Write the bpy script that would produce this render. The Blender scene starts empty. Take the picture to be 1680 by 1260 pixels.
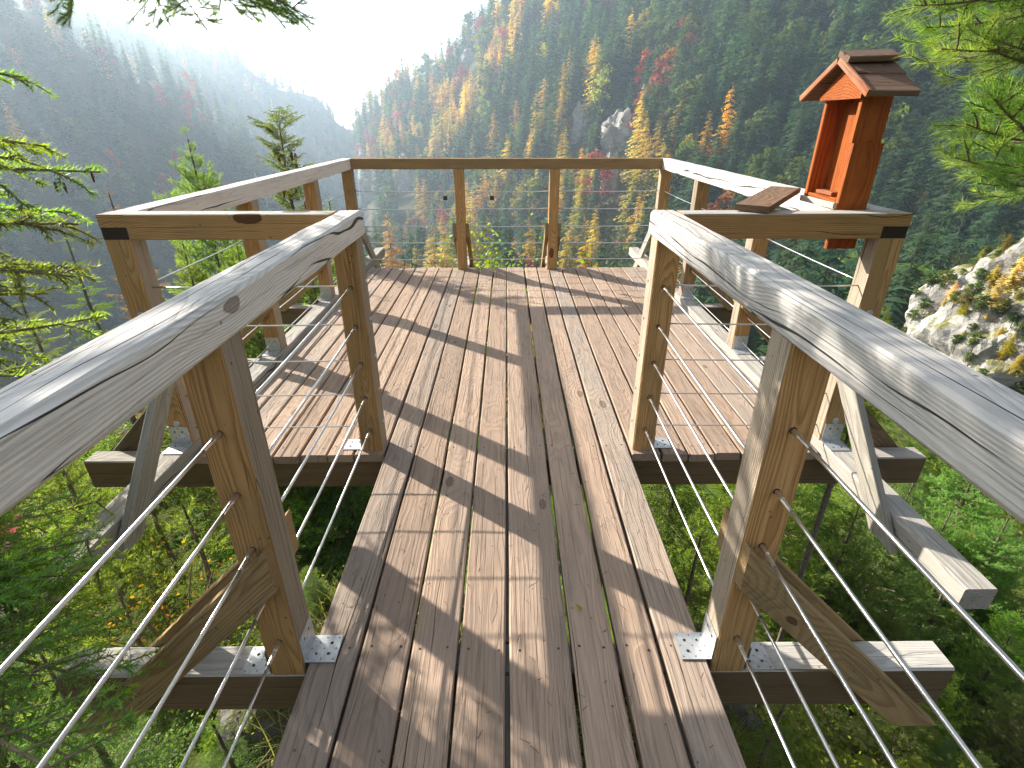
import bpy, bmesh, math, random
import numpy as np
from mathutils import Vector, Matrix, Euler

C = bpy.context.scene
COL = C.collection
R = math.radians
random.seed(7)
RNG = np.random.default_rng(11)

# ------------------------------------------------------------------ camera
CAM = Vector((0.0, 0.0, 1.445))
PITCH, YAW, FPX = 26.3, 0.524, 868.6          # focal length in 1680-wide pixels
cam_d = bpy.data.cameras.new('camera')
cam_d.sensor_width = 36.0
cam_d.lens = 36.0 * FPX / 1680.0
cam_d.clip_start, cam_d.clip_end = 0.03, 6000.0
cam = bpy.data.objects.new('camera', cam_d)
COL.objects.link(cam)
cam.location = CAM
cam.rotation_euler = (R(90 - PITCH), 0, R(-YAW))
C.camera = cam

# ------------------------------------------------------------------ light
SUN_DIR = Vector((-1.70, 1.36, 1.0)).normalized()      # towards the sun
SUN_EL = math.asin(SUN_DIR.z)
SUN_AZ = math.atan2(SUN_DIR.x, SUN_DIR.y)              # clockwise from +Y
W = bpy.data.worlds.new('World')
C.world = W
W.use_nodes = True
wn = W.node_tree
bg = wn.nodes['Background']
sky = wn.nodes.new('ShaderNodeTexSky')
sky.sky_type = 'NISHITA'
sky.sun_disc = False
sky.sun_elevation = SUN_EL
sky.sun_rotation = SUN_AZ
sky.altitude = 600
sky.dust_density = 1.5
sky.air_density = 0.8
sky.ozone_density = 0.4
pale = wn.nodes.new('ShaderNodeHueSaturation')      # thin autumn haze whitens the sky
pale.inputs['Saturation'].default_value = 0.42
wn.links.new(sky.outputs[0], pale.inputs['Color'])
wn.links.new(pale.outputs[0], bg.inputs[0])
bg.inputs[1].default_value = 0.092
sun_d = bpy.data.lights.new('sun', 'SUN')
sun_d.energy = 5.0
sun_d.angle = R(0.5)
sun_d.color = (1.0, 0.93, 0.83)
sun = bpy.data.objects.new('sun', sun_d)
COL.objects.link(sun)
sun.rotation_euler = SUN_DIR.to_track_quat('Z', 'Y').to_euler()
sun.location = (-20, 16, 30)

C.view_settings.view_transform = 'Standard'
C.view_settings.look = 'None'
C.view_settings.gamma = 1.0
C.view_settings.use_curve_mapping = False
C.view_settings.exposure = 1.6
C.render.engine = 'CYCLES'
cy = C.cycles
cy.use_denoising = True
cy.adaptive_threshold = 0.006
cy.max_bounces = 6
cy.diffuse_bounces = 3
cy.glossy_bounces = 2
cy.transmission_bounces = 3
cy.volume_bounces = 1
cy.transparent_max_bounces = 4
cy.caustics_reflective = cy.caustics_refractive = False
cy.sample_clamp_indirect = 6.0

HAZE = 0.00045


# ------------------------------------------------------------------ helpers
def tag(o, label=None, cat=None, group=None, kind=None):
    if label: o['label'] = label
    if cat: o['category'] = cat
    if group: o['group'] = group
    if kind: o['kind'] = kind
    return o


def empty(name, loc=(0, 0, 0), label=None, cat=None, group=None):
    o = bpy.data.objects.new(name, None)
    COL.objects.link(o)
    o.location = loc
    o.empty_display_size = 0.2
    return tag(o, label, cat, group)


def link(name, me, parent=None):
    o = bpy.data.objects.new(name, me)
    COL.objects.link(o)
    if parent is not None:
        o.parent = parent
    return o


def ray(px, py):
    u, v = (px - 840) / FPX, (630 - py) / FPX
    p, a = R(PITCH), R(YAW)
    y = math.cos(p) + math.sin(p) * v
    z = -math.sin(p) + math.cos(p) * v
    return Vector((u * math.cos(a) + y * math.sin(a), -u * math.sin(a) + y * math.cos(a), z))


def at(px, py, Y):
    """Where a photograph pixel lands at Y metres ahead of the viewer."""
    d = ray(px, py)
    return CAM + d * (Y / d.y)


def project(p):
    d = Vector(p) - CAM
    a, b = R(YAW), R(PITCH)
    x, y = d.x * math.cos(a) - d.y * math.sin(a), d.x * math.sin(a) + d.y * math.cos(a)
    Z = y * math.cos(b) - d.z * math.sin(b)
    if Z <= 0.01:
        return None
    return 840 + FPX * x / Z, 630 - FPX * (y * math.sin(b) + d.z * math.cos(b)) / Z, Z


def mesh_np(name, V, T, mats=(), mi=None, tip=None, smooth=False):
    """Triangle mesh from numpy arrays."""
    me = bpy.data.meshes.new(name)
    V = np.asarray(V, np.float32); T = np.asarray(T, np.int32)
    n, m = len(V), len(T)
    k = T.shape[1]
    me.vertices.add(n); me.vertices.foreach_set('co', V.ravel())
    me.loops.add(m * k); me.loops.foreach_set('vertex_index', T.ravel())
    me.polygons.add(m)
    me.polygons.foreach_set('loop_start', np.arange(0, m * k, k, dtype=np.int32))
    me.polygons.foreach_set('loop_total', np.full(m, k, np.int32))
    for mt in mats: me.materials.append(mt)
    if mi is not None: me.polygons.foreach_set('material_index', np.asarray(mi, np.int32))
    if smooth: me.polygons.foreach_set('use_smooth', np.ones(m, bool))
    if tip is not None:
        at_ = me.attributes.new('tip', 'FLOAT', 'POINT')
        at_.data.foreach_set('value', np.asarray(tip, np.float32))
    me.update(calc_edges=True)
    me.validate()
    return me


# ------------------------------------------------------------------ node shorthand
class NT:
    def __init__(self, name):
        self.m = bpy.data.materials.new(name)
        self.m.use_nodes = True
        self.t = self.m.node_tree
        self.t.nodes.clear()
        self.out = self.t.nodes.new('ShaderNodeOutputMaterial')

    def n(self, typ, props=None, **ins):
        nd = self.t.nodes.new('ShaderNode' + typ)
        for k, v in (props or {}).items(): setattr(nd, k, v)
        for k, v in ins.items():
            key = int(k[1:]) if k[0] == 'i' and k[1:].isdigit() else k.replace('_', ' ')
            self.set(nd.inputs[key], v)
        return nd

    def set(self, sock, v):
        if hasattr(v, 'outputs'): v = v.outputs[0]
        if isinstance(v, bpy.types.NodeSocket): self.t.links.new(v, sock)
        else: sock.default_value = v

    def math(self, op, a, b=0.0, c=0.0, clamp=False):
        return self.n('Math', dict(operation=op, use_clamp=clamp), i0=a, i1=b, i2=c).outputs[0]

    def vmath(self, op, a, b=(0, 0, 0)):
        return self.n('VectorMath', dict(operation=op), i0=a, i1=b).outputs[0]

    def mix(self, f, a, b, mode='MIX'):
        nd = self.n('Mix', dict(data_type='RGBA', blend_type=mode, clamp_factor=True))
        self.set(nd.inputs[0], f); self.set(nd.inputs[6], a); self.set(nd.inputs[7], b)
        return nd.outputs[2]

    def mrange(self, v, a, b, c=0.0, d=1.0, smooth=False):
        return self.n('MapRange', dict(interpolation_type='SMOOTHSTEP' if smooth else 'LINEAR', clamp=True),
                      i0=v, i1=a, i2=b, i3=c, i4=d).outputs[0]

    def noise(self, vec, scale, detail=3.0, rough=0.55):
        return self.n('TexNoise', None, Vector=vec, Scale=scale, Detail=detail, Roughness=rough)

    def sep(self, v): return self.n('SeparateXYZ', None, i0=v)

    def comb(self, x, y, z): return self.n('CombineXYZ', None, i0=x, i1=y, i2=z).outputs[0]

    def bump(self, h, dist, strength=1.0, normal=None):
        nd = self.n('Bump', None, Height=h, Distance=dist, Strength=strength)
        if normal is not None: self.set(nd.inputs['Normal'], normal)
        return nd.outputs[0]

    def principled(self, col, rough=0.7, metal=0.0, normal=None, spec=0.35, **kw):
        nd = self.n('BsdfPrincipled')
        self.set(nd.inputs['Base Color'], col); self.set(nd.inputs['Roughness'], rough)
        self.set(nd.inputs['Metallic'], metal); self.set(nd.inputs['Specular IOR Level'], spec)
        if normal is not None: self.set(nd.inputs['Normal'], normal)
        return nd

    def done(self, shader):
        self.set(self.out.inputs[0], shader)
        return self.m


def c4(*c): return (c[0], c[1], c[2], 1.0)


def wood(name, light, dark, ring=0.0065, ringc=0.55, stain=None, stain_amt=0.5, crack=1.0, grain=0.5,
         knot=(0.10, 0.055, 0.03), rough=0.78, knot_r=0.105, knot_a=0.75, top=None):
    """Solid timber: growth rings round a pith axis along local X, bent round knots, fibres, checks and stains."""
    N = NT(name)
    tc = N.n('TexCoord').outputs['Object']
    oi = N.n('ObjectInfo').outputs['Random']
    off = N.comb(N.math('MULTIPLY', oi, 91.0), N.math('MULTIPLY', oi, 37.0), N.math('MULTIPLY', oi, 53.0))
    p0 = N.sep(tc)
    pv = N.vmath('ADD', tc, off)
    low = N.noise(N.vmath('MULTIPLY', pv, (1.3, 7.0, 7.0)), 1.0, 2.0)
    lc = N.n('SeparateColor', None, i0=low.outputs['Color'])
    kv = N.n('TexVoronoi', dict(voronoi_dimensions='3D', feature='F1'), Vector=N.vmath('MULTIPLY', pv, (1.9, 4.2, 4.2)), Scale=1.0)
    kd = kv.outputs['Distance']
    kd = N.math('ADD', kd, N.math('MULTIPLY', N.math('SUBTRACT', N.noise(pv, 34.0, 2.0).outputs[0], .5), .035))
    bend = N.mrange(kd, 0.5, 0.05, 0.0, 0.030, True)
    r1 = N.math('FRACT', N.math('MULTIPLY', oi, 7.31)); r2 = N.math('FRACT', N.math('MULTIPLY', oi, 13.7))
    yy = N.math('ADD', N.math('ADD', p0.outputs[1], N.mrange(r1, 0, 1, -0.025, 0.025)), N.math('MULTIPLY', N.math('SUBTRACT', lc.outputs[0], 0.5), 0.05))
    zz = N.math('ADD', N.math('ADD', p0.outputs[2], N.mrange(r2, 0, 1, 0.06, 0.13)), N.math('MULTIPLY', N.math('SUBTRACT', lc.outputs[1], 0.5), 0.05))
    rr = N.math('SQRT', N.math('ADD', N.math('MULTIPLY', yy, yy), N.math('MULTIPLY', zz, zz)))
    rr = N.math('ADD', rr, bend)
    ph = N.math('FRACT', N.math('DIVIDE', rr, ring))
    late = N.math('MULTIPLY', N.mrange(ph, 0.25, 0.88, 0, 1, True), N.mrange(ph, 0.9, 1.0, 1, 0, True))
    fine = N.noise(N.vmath('MULTIPLY', pv, (7.0, 330.0, 330.0)), 1.0, 3.0, 0.6).outputs[0]
    fib = N.mrange(fine, 0.3, 0.72, 0.0, 1.0)
    strk = N.noise(N.vmath('MULTIPLY', pv, (2.2, 120.0, 120.0)), 1.0, 3.0, 0.65).outputs[0]
    strk = N.mrange(strk, 0.56, 0.68, 0.0, 1.0)
    blot = N.noise(N.vmath('MULTIPLY', pv, (3.5, 11.0, 11.0)), 1.0, 5.0, 0.7).outputs[0]
    blot = N.mrange(blot, 0.52, 0.70, 0.0, 1.0, True)
    # drying checks: sheets that run out from the pith along the timber
    th = N.math('ARCTAN2', zz, yy)
    wob = N.noise(N.comb(N.math('ADD', N.math('MULTIPLY', p0.outputs[0], 1.6), N.math('MULTIPLY', oi, 91.0)), N.math('MULTIPLY', th, 1.5), 0.0), 1.0, 2.0, 0.5).outputs[0]
    g = N.math('ADD', N.math('MULTIPLY', th, 4.2), N.math('MULTIPLY', wob, 1.1))
    line = N.math('ABSOLUTE', N.math('SUBTRACT', N.math('FRACT', g), 0.5))
    crm = N.noise(N.comb(N.math('MULTIPLY', N.math('FLOOR', g), 5.17), N.math('ADD', N.math('MULTIPLY', p0.outputs[0], 1.3), N.math('MULTIPLY', oi, 77.0)), oi), 1.0, 2.0).outputs[0]
    cw = N.math('DIVIDE', N.mrange(crm, 0.57 - .05 * crack, 0.74 - .05 * crack, 0.0, 0.0042), N.math('MAXIMUM', rr, 0.03))
    ck = N.math('LESS_THAN', line, N.math('MULTIPLY', cw, crack))
    st = N.noise(pv, 3.2, 5.0, 0.62).outputs[0]
    big = N.noise(N.vmath('MULTIPLY', pv, (1.0, 5.0, 5.0)), 1.1, 3.0).outputs[0]
    col = N.mix(N.math('MULTIPLY', late, ringc), c4(*light), c4(*dark))
    col = N.mix(N.math('MULTIPLY', fib, grain), col, N.mix(0.62, col, (0.02, 0.018, 0.015, 1)), 'MIX')
    if stain:
        f = N.math('MULTIPLY', N.mrange(N.math('MULTIPLY', N.math('ADD', st, big), 0.5), 0.42, 0.62, 0, 1, True), stain_amt)
        col = N.mix(f, col, c4(*stain))
    if not top: col = N.mix(N.math('MULTIPLY', blot, grain * .75), col, N.mix(.55, col, (0.05, 0.042, 0.036, 1)))
    col = N.mix(N.math('MULTIPLY', strk, grain * 1.1), col, N.mix(.72, col, (0.03, 0.024, 0.02, 1)))
    if top:      # faces that look up have silvered in the weather
        nz = N.sep(N.n('NewGeometry').outputs['Normal']).outputs[2]
        tcol = N.mix(N.math('MULTIPLY', late, .5), c4(*top), c4(*[c * .66 for c in top]))
        tcol = N.mix(N.math('MULTIPLY', fib, .35), tcol, c4(*[c * .45 for c in top]))
        col = N.mix(N.mrange(N.math('ADD', nz, N.math('MULTIPLY', N.math('SUBTRACT', st, .5), .5)), .45, .75, 0, .92, True), col, tcol)
    # tone from one timber to the next
    tone = N.mrange(N.math('FRACT', N.math('MULTIPLY', oi, 23.9)), 0, 1, 0.82, 1.14)
    col = N.vmath('MULTIPLY', col, N.comb(tone, tone, tone))
    kedge = N.mrange(kd, knot_r * 1.10, knot_r * 0.92, 0, 1, True)
    kin = N.math('MULTIPLY', N.mrange(kd, knot_r * 0.95, knot_r * 0.75, 0, 0.9, True), N.mrange(N.math('SINE', N.math('MULTIPLY', kd, 330.0)), -1, 1, .45, 1.0))
    col = N.mix(N.math('MULTIPLY', kedge, knot_a), col, N.mix(kin, c4(knot[0] * .45, knot[1] * .45, knot[2] * .45), c4(*knot)))
    # specks of dirt, nail marks
    sp = N.n('TexVoronoi', dict(feature='F1'), Vector=pv, Scale=24.0).outputs['Distance']
    spm = N.noise(pv, 9.0, 1.0).outputs[0]
    spk = N.math('MULTIPLY', N.math('LESS_THAN', sp, 0.10), N.math('GREATER_THAN', spm, 0.58))
    col = N.mix(N.math('MULTIPLY', spk, 0.6), col, (0.05, 0.04, 0.03, 1))
    col = N.mix(N.math('MULTIPLY', ck, 0.9), col, (0.022, 0.018, 0.015, 1))
    h = N.math('SUBTRACT', N.math('ADD', N.math('MULTIPLY', late, 0.5), N.math('MULTIPLY', fine, 0.9)), N.math('MULTIPLY', ck, 2.5))
    h = N.math('ADD', N.math('SUBTRACT', h, N.math('MULTIPLY', strk, .8)), N.math('MULTIPLY', kedge, 0.5))
    nrm = N.bump(h, 0.0022, 0.9)
    return N.done(N.principled(col, rough + .1, 0, nrm, 0.12))


M = {}
M['rail'] = wood('weathered_rail_wood', (0.78, 0.745, 0.695), (0.45, 0.42, 0.385), 0.0080, 0.6, (0.60, 0.56, 0.51), 0.5, 2.2, 0.30, (0.20, 0.145, 0.105), knot_r=.08, knot_a=.7)
M['post'] = wood('brown_post_wood', (0.58, 0.345, 0.145), (0.33, 0.17, 0.06), 0.0060, 0.75, (0.30, 0.21, 0.095), 0.55, 0.7, 0.4, (0.10, 0.04, 0.018), knot_r=.11, knot_a=.85, top=(0.50, 0.475, 0.43))
M['board'] = wood('deck_board_wood', (0.455, 0.33, 0.243), (0.31, 0.216, 0.156), 0.0070, 0.42, (0.30, 0.235, 0.19), 0.5, 1.1, 0.42, (0.15, 0.095, 0.065), knot_r=.075, knot_a=.6)
M['board_grey'] = wood('grey_edge_board_wood', (0.475, 0.365, 0.285), (0.32, 0.245, 0.19), 0.0075, 0.45, (0.31, 0.27, 0.23), 0.65, 1.3, 0.45, (0.17, 0.12, 0.09), knot_r=.085, knot_a=.65)
M['edge'] = wood('pale_edge_beam_wood', (0.50, 0.47, 0.42), (0.33, 0.295, 0.25), 0.008, 0.6, (0.34, 0.31, 0.27), 0.5, 1.0, 0.45, (0.10, 0.065, 0.04), knot_r=.08)
M['beam'] = wood('beam_wood', (0.20, 0.138, 0.078), (0.12, 0.078, 0.04), 0.008, 0.6, (0.13, 0.10, 0.06), 0.6, 0.9, 0.45, (0.06, 0.035, 0.02), knot_r=.085, top=(0.54, 0.515, 0.47))
M['joist'] = wood('dark_joist_wood', (0.24, 0.165, 0.095), (0.14, 0.088, 0.045), 0.007, 0.6, (0.11, 0.095, 0.055), 0.6, 0.6, 0.4, (0.06, 0.03, 0.02), top=(0.44, 0.41, 0.36))
M['brace'] = wood('brace_wood', (0.42, 0.285, 0.14), (0.24, 0.15, 0.066), 0.006, 0.7, (0.22, 0.175, 0.095), 0.5, 0.4, 0.45, (0.07, 0.035, 0.02), knot_r=.07)
M['grey_brace'] = wood('grey_brace_wood', (0.40, 0.375, 0.32), (0.25, 0.22, 0.18), 0.006, 0.7, (0.28, 0.27, 0.21), 0.5, 0.5, 0.4, (0.07, 0.04, 0.025))
M['red'] = wood('red_stained_wood', (0.44, 0.118, 0.020), (0.24, 0.052, 0.011), 0.010, 0.65, (0.20, 0.042, 0.016), 0.7, 0.2, 0.3, (0.09, 0.02, 0.008), rough=0.45, knot_r=.05)
M['roof'] = wood('dark_roof_wood', (0.23, 0.130, 0.085), (0.125, 0.068, 0.044), 0.007, 0.6, (0.20, 0.16, 0.13), 0.5, 1.0, 0.6, (0.04, 0.02, 0.01))
M['post_grey'] = wood('greyed_post_wood', (0.49, 0.40, 0.30), (0.28, 0.215, 0.15), 0.006, 0.7, (0.34, 0.29, 0.215), 0.6, 1.0, 0.5, (0.09, 0.05, 0.03), knot_r=.10)
M['end'] = wood('dark_end_grain', (0.065, 0.050, 0.036), (0.035, 0.026, 0.018), 0.006, 0.6)
M['plank'] = wood('brown_plank_wood', (0.22, 0.135, 0.08), (0.13, 0.075, 0.045), 0.008, 0.6, (0.15, 0.11, 0.08), 0.6, 0.6, 0.5, (0.06, 0.03, 0.02))
M['roof_edge'] = wood('worn_red_wood', (0.44, 0.17, 0.085), (0.28, 0.085, 0.035), 0.007, 0.6, (0.46, 0.32, 0.22), 0.7, 0.6, 0.5, (0.10, 0.03, 0.015))


def metal(name, col, rough, met=1.0):
    N = NT(name)
    tc = N.n('TexCoord').outputs['Object']
    ns = N.noise(tc, 60.0, 3.0)
    rg = N.mrange(ns.outputs[0], 0.3, 0.7, rough - 0.08, rough + 0.12)
    cc = N.mix(N.mrange(ns.outputs[0], 0.35, 0.65, 0, 1), c4(*col), c4(*[c * .8 for c in col]))
    return N.done(N.principled(cc, rg, met, None, 0.5))


SN = NT('stainless_cable')
M['steel'] = SN.done(SN.principled((0.70, 0.69, 0.67, 1), 0.30, 0.95, None, 0.5))
M['zinc'] = metal('galvanised_plate', (0.60, 0.62, 0.63), 0.45, 0.75)
M['dark_metal'] = metal('dark_metal', (0.06, 0.055, 0.05), 0.5, 0.6)
M['brass'] = metal('brass', (0.5, 0.38, 0.14), 0.35)


def leafmat(name, c1, c2, ctip=None, trans=0.42, rough=0.5, varh=0.10, tcol=None, spec=0.3):
    """Needles and leaves: diffuse plus light through the blade; colour differs from plant to plant and twig to twig."""
    N = NT(name)
    oi = N.n('ObjectInfo').outputs['Random']
    geo = N.n('NewGeometry')
    ns = N.noise(N.n('TexCoord').outputs['Object'], 3.0, 3.0).outputs[0]
    rp = geo.outputs['Random Per Island']
    f = N.math('ADD', N.math('MULTIPLY', N.mrange(ns, 0.3, 0.7), 0.5), N.math('MULTIPLY', rp, 0.5))
    col = N.mix(f, c4(*c1), c4(*c2))
    if ctip:
        a = N.n('Attribute', dict(attribute_name='tip')).outputs['Fac']
        col = N.mix(N.mrange(a, 0.35, 1.0, 0, 1), col, c4(*ctip))
    hs = N.n('HueSaturation', None, Hue=N.mrange(oi, 0, 1, 0.5 - varh * .35, 0.5 + varh * .35), Saturation=N.mrange(N.math('FRACT', N.math('MULTIPLY', oi, 17.3)), 0, 1, .85, 1.15),
             Value=N.mrange(N.math('FRACT', N.math('MULTIPLY', oi, 5.7)), 0, 1, 0.7, 1.3), Color=col).outputs[0]
    p = N.principled(hs, rough, 0, None, spec)
    t = N.n('BsdfTranslucent', None, Color=N.vmath('MULTIPLY', hs, tcol or (2.2, 2.25, 0.9)))
    return N.done(N.n('MixShader', None, i0=trans, i1=p, i2=t))


M['spruce'] = leafmat('spruce_needles', (0.070, 0.125, 0.032), (0.130, 0.190, 0.042), (0.16, 0.275, 0.05), 0.52)
M['young_spruce'] = leafmat('young_spruce_needles', (0.095, 0.18, 0.038), (0.145, 0.245, 0.048), (0.19, 0.30, 0.055), 0.52)
M['pine'] = leafmat('pine_needles', (0.13, 0.205, 0.050), (0.19, 0.275, 0.068), (0.22, 0.30, 0.075), 0.5)
M['pine_close'] = leafmat('close_pine_needles', (0.12, 0.20, 0.045), (0.18, 0.27, 0.06), (0.21, 0.29, 0.065), 0.42)
M['larch'] = leafmat('larch_needles', (0.36, 0.22, 0.045), (0.48, 0.30, 0.06), None, 0.45, tcol=(1.2, 1.1, .8))
M['leaf_green'] = leafmat('green_leaves', (0.10, 0.16, 0.022), (0.19, 0.25, 0.035), None, 0.5)
M['leaf_yellow'] = leafmat('yellow_leaves', (0.42, 0.25, 0.02), (0.50, 0.33, 0.03), None, 0.5, tcol=(1.2, 1.1, .7))
M['grass'] = leafmat('grass_blades', (0.13, 0.16, 0.03), (0.30, 0.26, 0.08), None, 0.4)
M['far_spruce'] = leafmat('far_spruce_needles', (0.026, 0.066, 0.040), (0.072, 0.125, 0.055), None, 0.38, varh=.12, spec=0.04)
M['far_pine'] = leafmat('far_pine_needles', (0.075, 0.110, 0.032), (0.115, 0.145, 0.042), None, 0.35, spec=0.04)
M['far_larch'] = leafmat('far_larch_needles', (0.50, 0.375, 0.065), (0.64, 0.485, 0.10), None, 0.4, varh=.07, tcol=(1.5, 1.3, .8), spec=0.04)
M['far_lime'] = leafmat('far_yellowing_leaves', (0.20, 0.20, 0.030), (0.32, 0.28, 0.045), None, 0.4, varh=.12, spec=0.04)
M['far_beech'] = leafmat('far_red_leaves', (0.26, 0.060, 0.030), (0.38, 0.115, 0.045), None, 0.4, varh=.12, tcol=(1.3, 1.1, .9), spec=0.04)


def bark(name, a, b):
    N = NT(name)
    tc = N.n('TexCoord').outputs['Object']
    ns = N.noise(N.vmath('MULTIPLY', tc, (1, 1, .3)), 25.0, 4.0).outputs[0]
    return N.done(N.principled(N.mix(N.mrange(ns, .35, .65), c4(*a), c4(*b)), .9, 0, N.bump(ns, .01), .2))


M['bark'] = bark('bark', (0.10, 0.075, 0.055), (0.21, 0.165, 0.13))
M['twig'] = bark('twig_bark', (0.15, 0.105, 0.07), (0.26, 0.20, 0.14))
M['cone'] = bark('cone_scales', (0.10, 0.055, 0.03), (0.19, 0.115, 0.06))


def ground_mat():
    N = NT('forest_floor')
    geo = N.n('NewGeometry')
    pos = geo.outputs['Position']
    n1 = N.noise(pos, 0.09, 6.0, 0.65).outputs[0]
    n2 = N.noise(pos, 1.7, 5.0, 0.65).outputs[0]
    col = N.mix(N.mrange(n1, .4, .6), (0.035, 0.042, 0.022, 1), (0.075, 0.062, 0.036, 1))
    col = N.mix(N.mrange(n2, .42, .62), col, (0.10, 0.085, 0.035, 1))
    nz = N.sep(geo.outputs['Normal']).outputs[2]
    st = N.math('ADD', nz, N.math('MULTIPLY', N.math('SUBTRACT', n1, .5), .6))
    rock = N.mix(N.mrange(N.noise(pos, .6, 6.0).outputs[0], .35, .65), (0.22, 0.21, 0.19, 1), (0.42, 0.41, 0.38, 1))
    col = N.mix(N.mrange(st, 0.52, 0.40), col, rock)
    return N.done(N.principled(col, .95, 0, N.bump(n2, .15), .15))


def rock_mat():
    N = NT('limestone')
    geo = N.n('NewGeometry')
    pos = geo.outputs['Position']
    a = N.noise(N.vmath('MULTIPLY', pos, (1, 1, 1.6)), 0.35, 8.0, .65).outputs[0]
    b = N.noise(pos, 2.4, 6.0, .7).outputs[0]
    col = N.mix(N.mrange(a, .35, .65), (0.23, 0.22, 0.20, 1), (0.44, 0.42, 0.385, 1))
    col = N.mix(N.mrange(b, .55, .72), col, (0.16, 0.155, 0.14, 1))
    nz = N.sep(geo.outputs['Normal']).outputs[2]
    moss = N.math('ADD', nz, N.math('MULTIPLY', N.math('SUBTRACT', b, .5), 1.1))
    col = N.mix(N.mrange(moss, .62, .82), col, (0.17, 0.165, 0.055, 1))
    return N.done(N.principled(col, .9, 0, N.bump(N.math('ADD', a, N.math('MULTIPLY', b, .4)), .35), .2))


NM = NT('mossy_rock')
_p = NM.n('NewGeometry').outputs['Position']
_a = NM.noise(_p, 4.0, 6.0, .65).outputs[0]; _b = NM.noise(_p, 14.0, 5.0, .65).outputs[0]
_c = NM.mix(NM.mrange(_a, .35, .65), (0.07, 0.066, 0.058, 1), (0.17, 0.16, 0.14, 1))
_c = NM.mix(NM.mrange(_b, .48, .60), _c, (0.085, 0.088, 0.025, 1))
M['mossy'] = NM.done(NM.principled(_c, .95, 0, NM.bump(_b, .03), .15))
M['ground'] = ground_mat()
M['rock'] = rock_mat()

# ------------------------------------------------------------------ terrain
PROF = [  # azimuth, valley (R, z), first crest, dip, second crest, rim
    (-180, (40, -8), (150, 20), (300, 35), (600, 50), (1150, 60)),
    (-110, (60, -26), (200, 25), (350, 40), (700, 80), (1150, 90)),
    (-75, (110, -70), (320, 75), (450, 80), (800, 110), (1150, 110)),
    (-50, (150, -85), (380, 70), (480, 62), (850, 115), (1150, 100)),
    (-38, (190, -90), (420, 57), (520, 45), (950, 137.7), (1150, 121.7)),
    (-35.3, (200, -92), (430, 50), (530, 36), (950, 129.3), (1150, 113.3)),
    (-32, (205, -93), (440, 33), (540, 20), (950, 113.5), (1150, 97.5)),
    (-29, (210, -94), (450, 22), (560, 5), (950, 97.6), (1150, 81.6)),
    (-26.7, (215, -94), (460, 5), (570, -10), (950, 91.3), (1150, 75.3)),
    (-24, (220, -95), (470, -16), (590, -30), (950, 78.6), (1150, 62.6)),
    (-22.9, (225, -95), (480, -50), (600, -60), (950, 71.2), (1150, 55.2)),
    (-20.3, (235, -95), (480, -84), (620, -76), (950, 45.9), (1150, 29.9)),
    (-17.3, (245, -96), (490, -86), (640, -80), (950, 33.2), (1150, 17.2)),
    (-16.5, (250, -96), (500, -87), (650, -82), (950, 6.9), (1150, -9.1)),
    (-15.6, (255, -96), (520, -86), (680, -80), (950, -10.0), (1150, -26.0)),
    (-15.0, (270, -96), (640, -70), (740, -60), (900, -14), (1150, -12)),
    (-14.2, (300, -95), (720, -16), (800, -18), (900, -20), (1150, -12)),
    (-10.9, (300, -92), (680, 19), (760, 20), (900, 18), (1150, 10)),
    (-7.4, (285, -90), (640, 33), (740, 34), (900, 34), (1150, 20)),
    (-4.1, (275, -88), (600, 51), (700, 52), (900, 52), (1150, 40)),
    (-3.5, (275, -88), (600, 61), (700, 60), (900, 60), (1150, 40)),
    (0, (260, -85), (560, 85), (640, 88), (900, 88), (1150, 60)),
    (9, (190, -79), (500, 100), (580, 106), (900, 106), (1150, 80)),
    (20, (155, -72), (440, 112), (520, 115), (900, 115), (1150, 90)),
    (30, (142, -67), (435, 118), (500, 122), (900, 115), (1150, 90)),
    (40, (142, -63), (430, 120), (500, 124), (900, 110), (1150, 90)),
    (50, (148, -60), (420, 116), (500, 120), (900, 108), (1150, 90)),
    (75, (150, -45), (330, 80), (420, 90), (800, 92), (1150, 90)),
    (110, (60, -26), (200, 40), (350, 55), (700, 80), (1150, 80)),
    (180, (40, -8), (150, 20), (300, 35), (600, 50), (1150, 60)),
]
PAZ = np.array([p[0] for p in PROF], float)
PR = np.array([[k[0] for k in p[1:]] for p in PROF], float)
PZ = np.array([[k[1] for k in p[1:]] for p in PROF], float)
NR = np.array([0, 1.1, 2.0, 4.0, 8.0, 20.0])
NZ = np.array([-0.80, -0.95, -2.0, -5.2, -10.5, -24.0])
CY = 0.55


def _lattice(n, seed):
    return np.random.default_rng(seed).random((n, n))


LAT = _lattice(256, 5)


def vnoise(x, y):
    xi, yi = np.floor(x).astype(int), np.floor(y).astype(int)
    fx, fy = x - xi, y - yi
    fx, fy = fx * fx * (3 - 2 * fx), fy * fy * (3 - 2 * fy)
    g = lambda i, j: LAT[i % 256, j % 256]
    return (g(xi, yi) * (1 - fx) + g(xi + 1, yi) * fx) * (1 - fy) + (g(xi, yi + 1) * (1 - fx) + g(xi + 1, yi + 1) * fx) * fy - .5


def fbm(x, y, o=4):
    s, a = 0, 1
    for k in range(o):
        s = s + a * vnoise(x + 17.3 * k, y + 9.1 * k); x, y, a = x * 2.03, y * 2.03, a * .5
    return s


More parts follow.
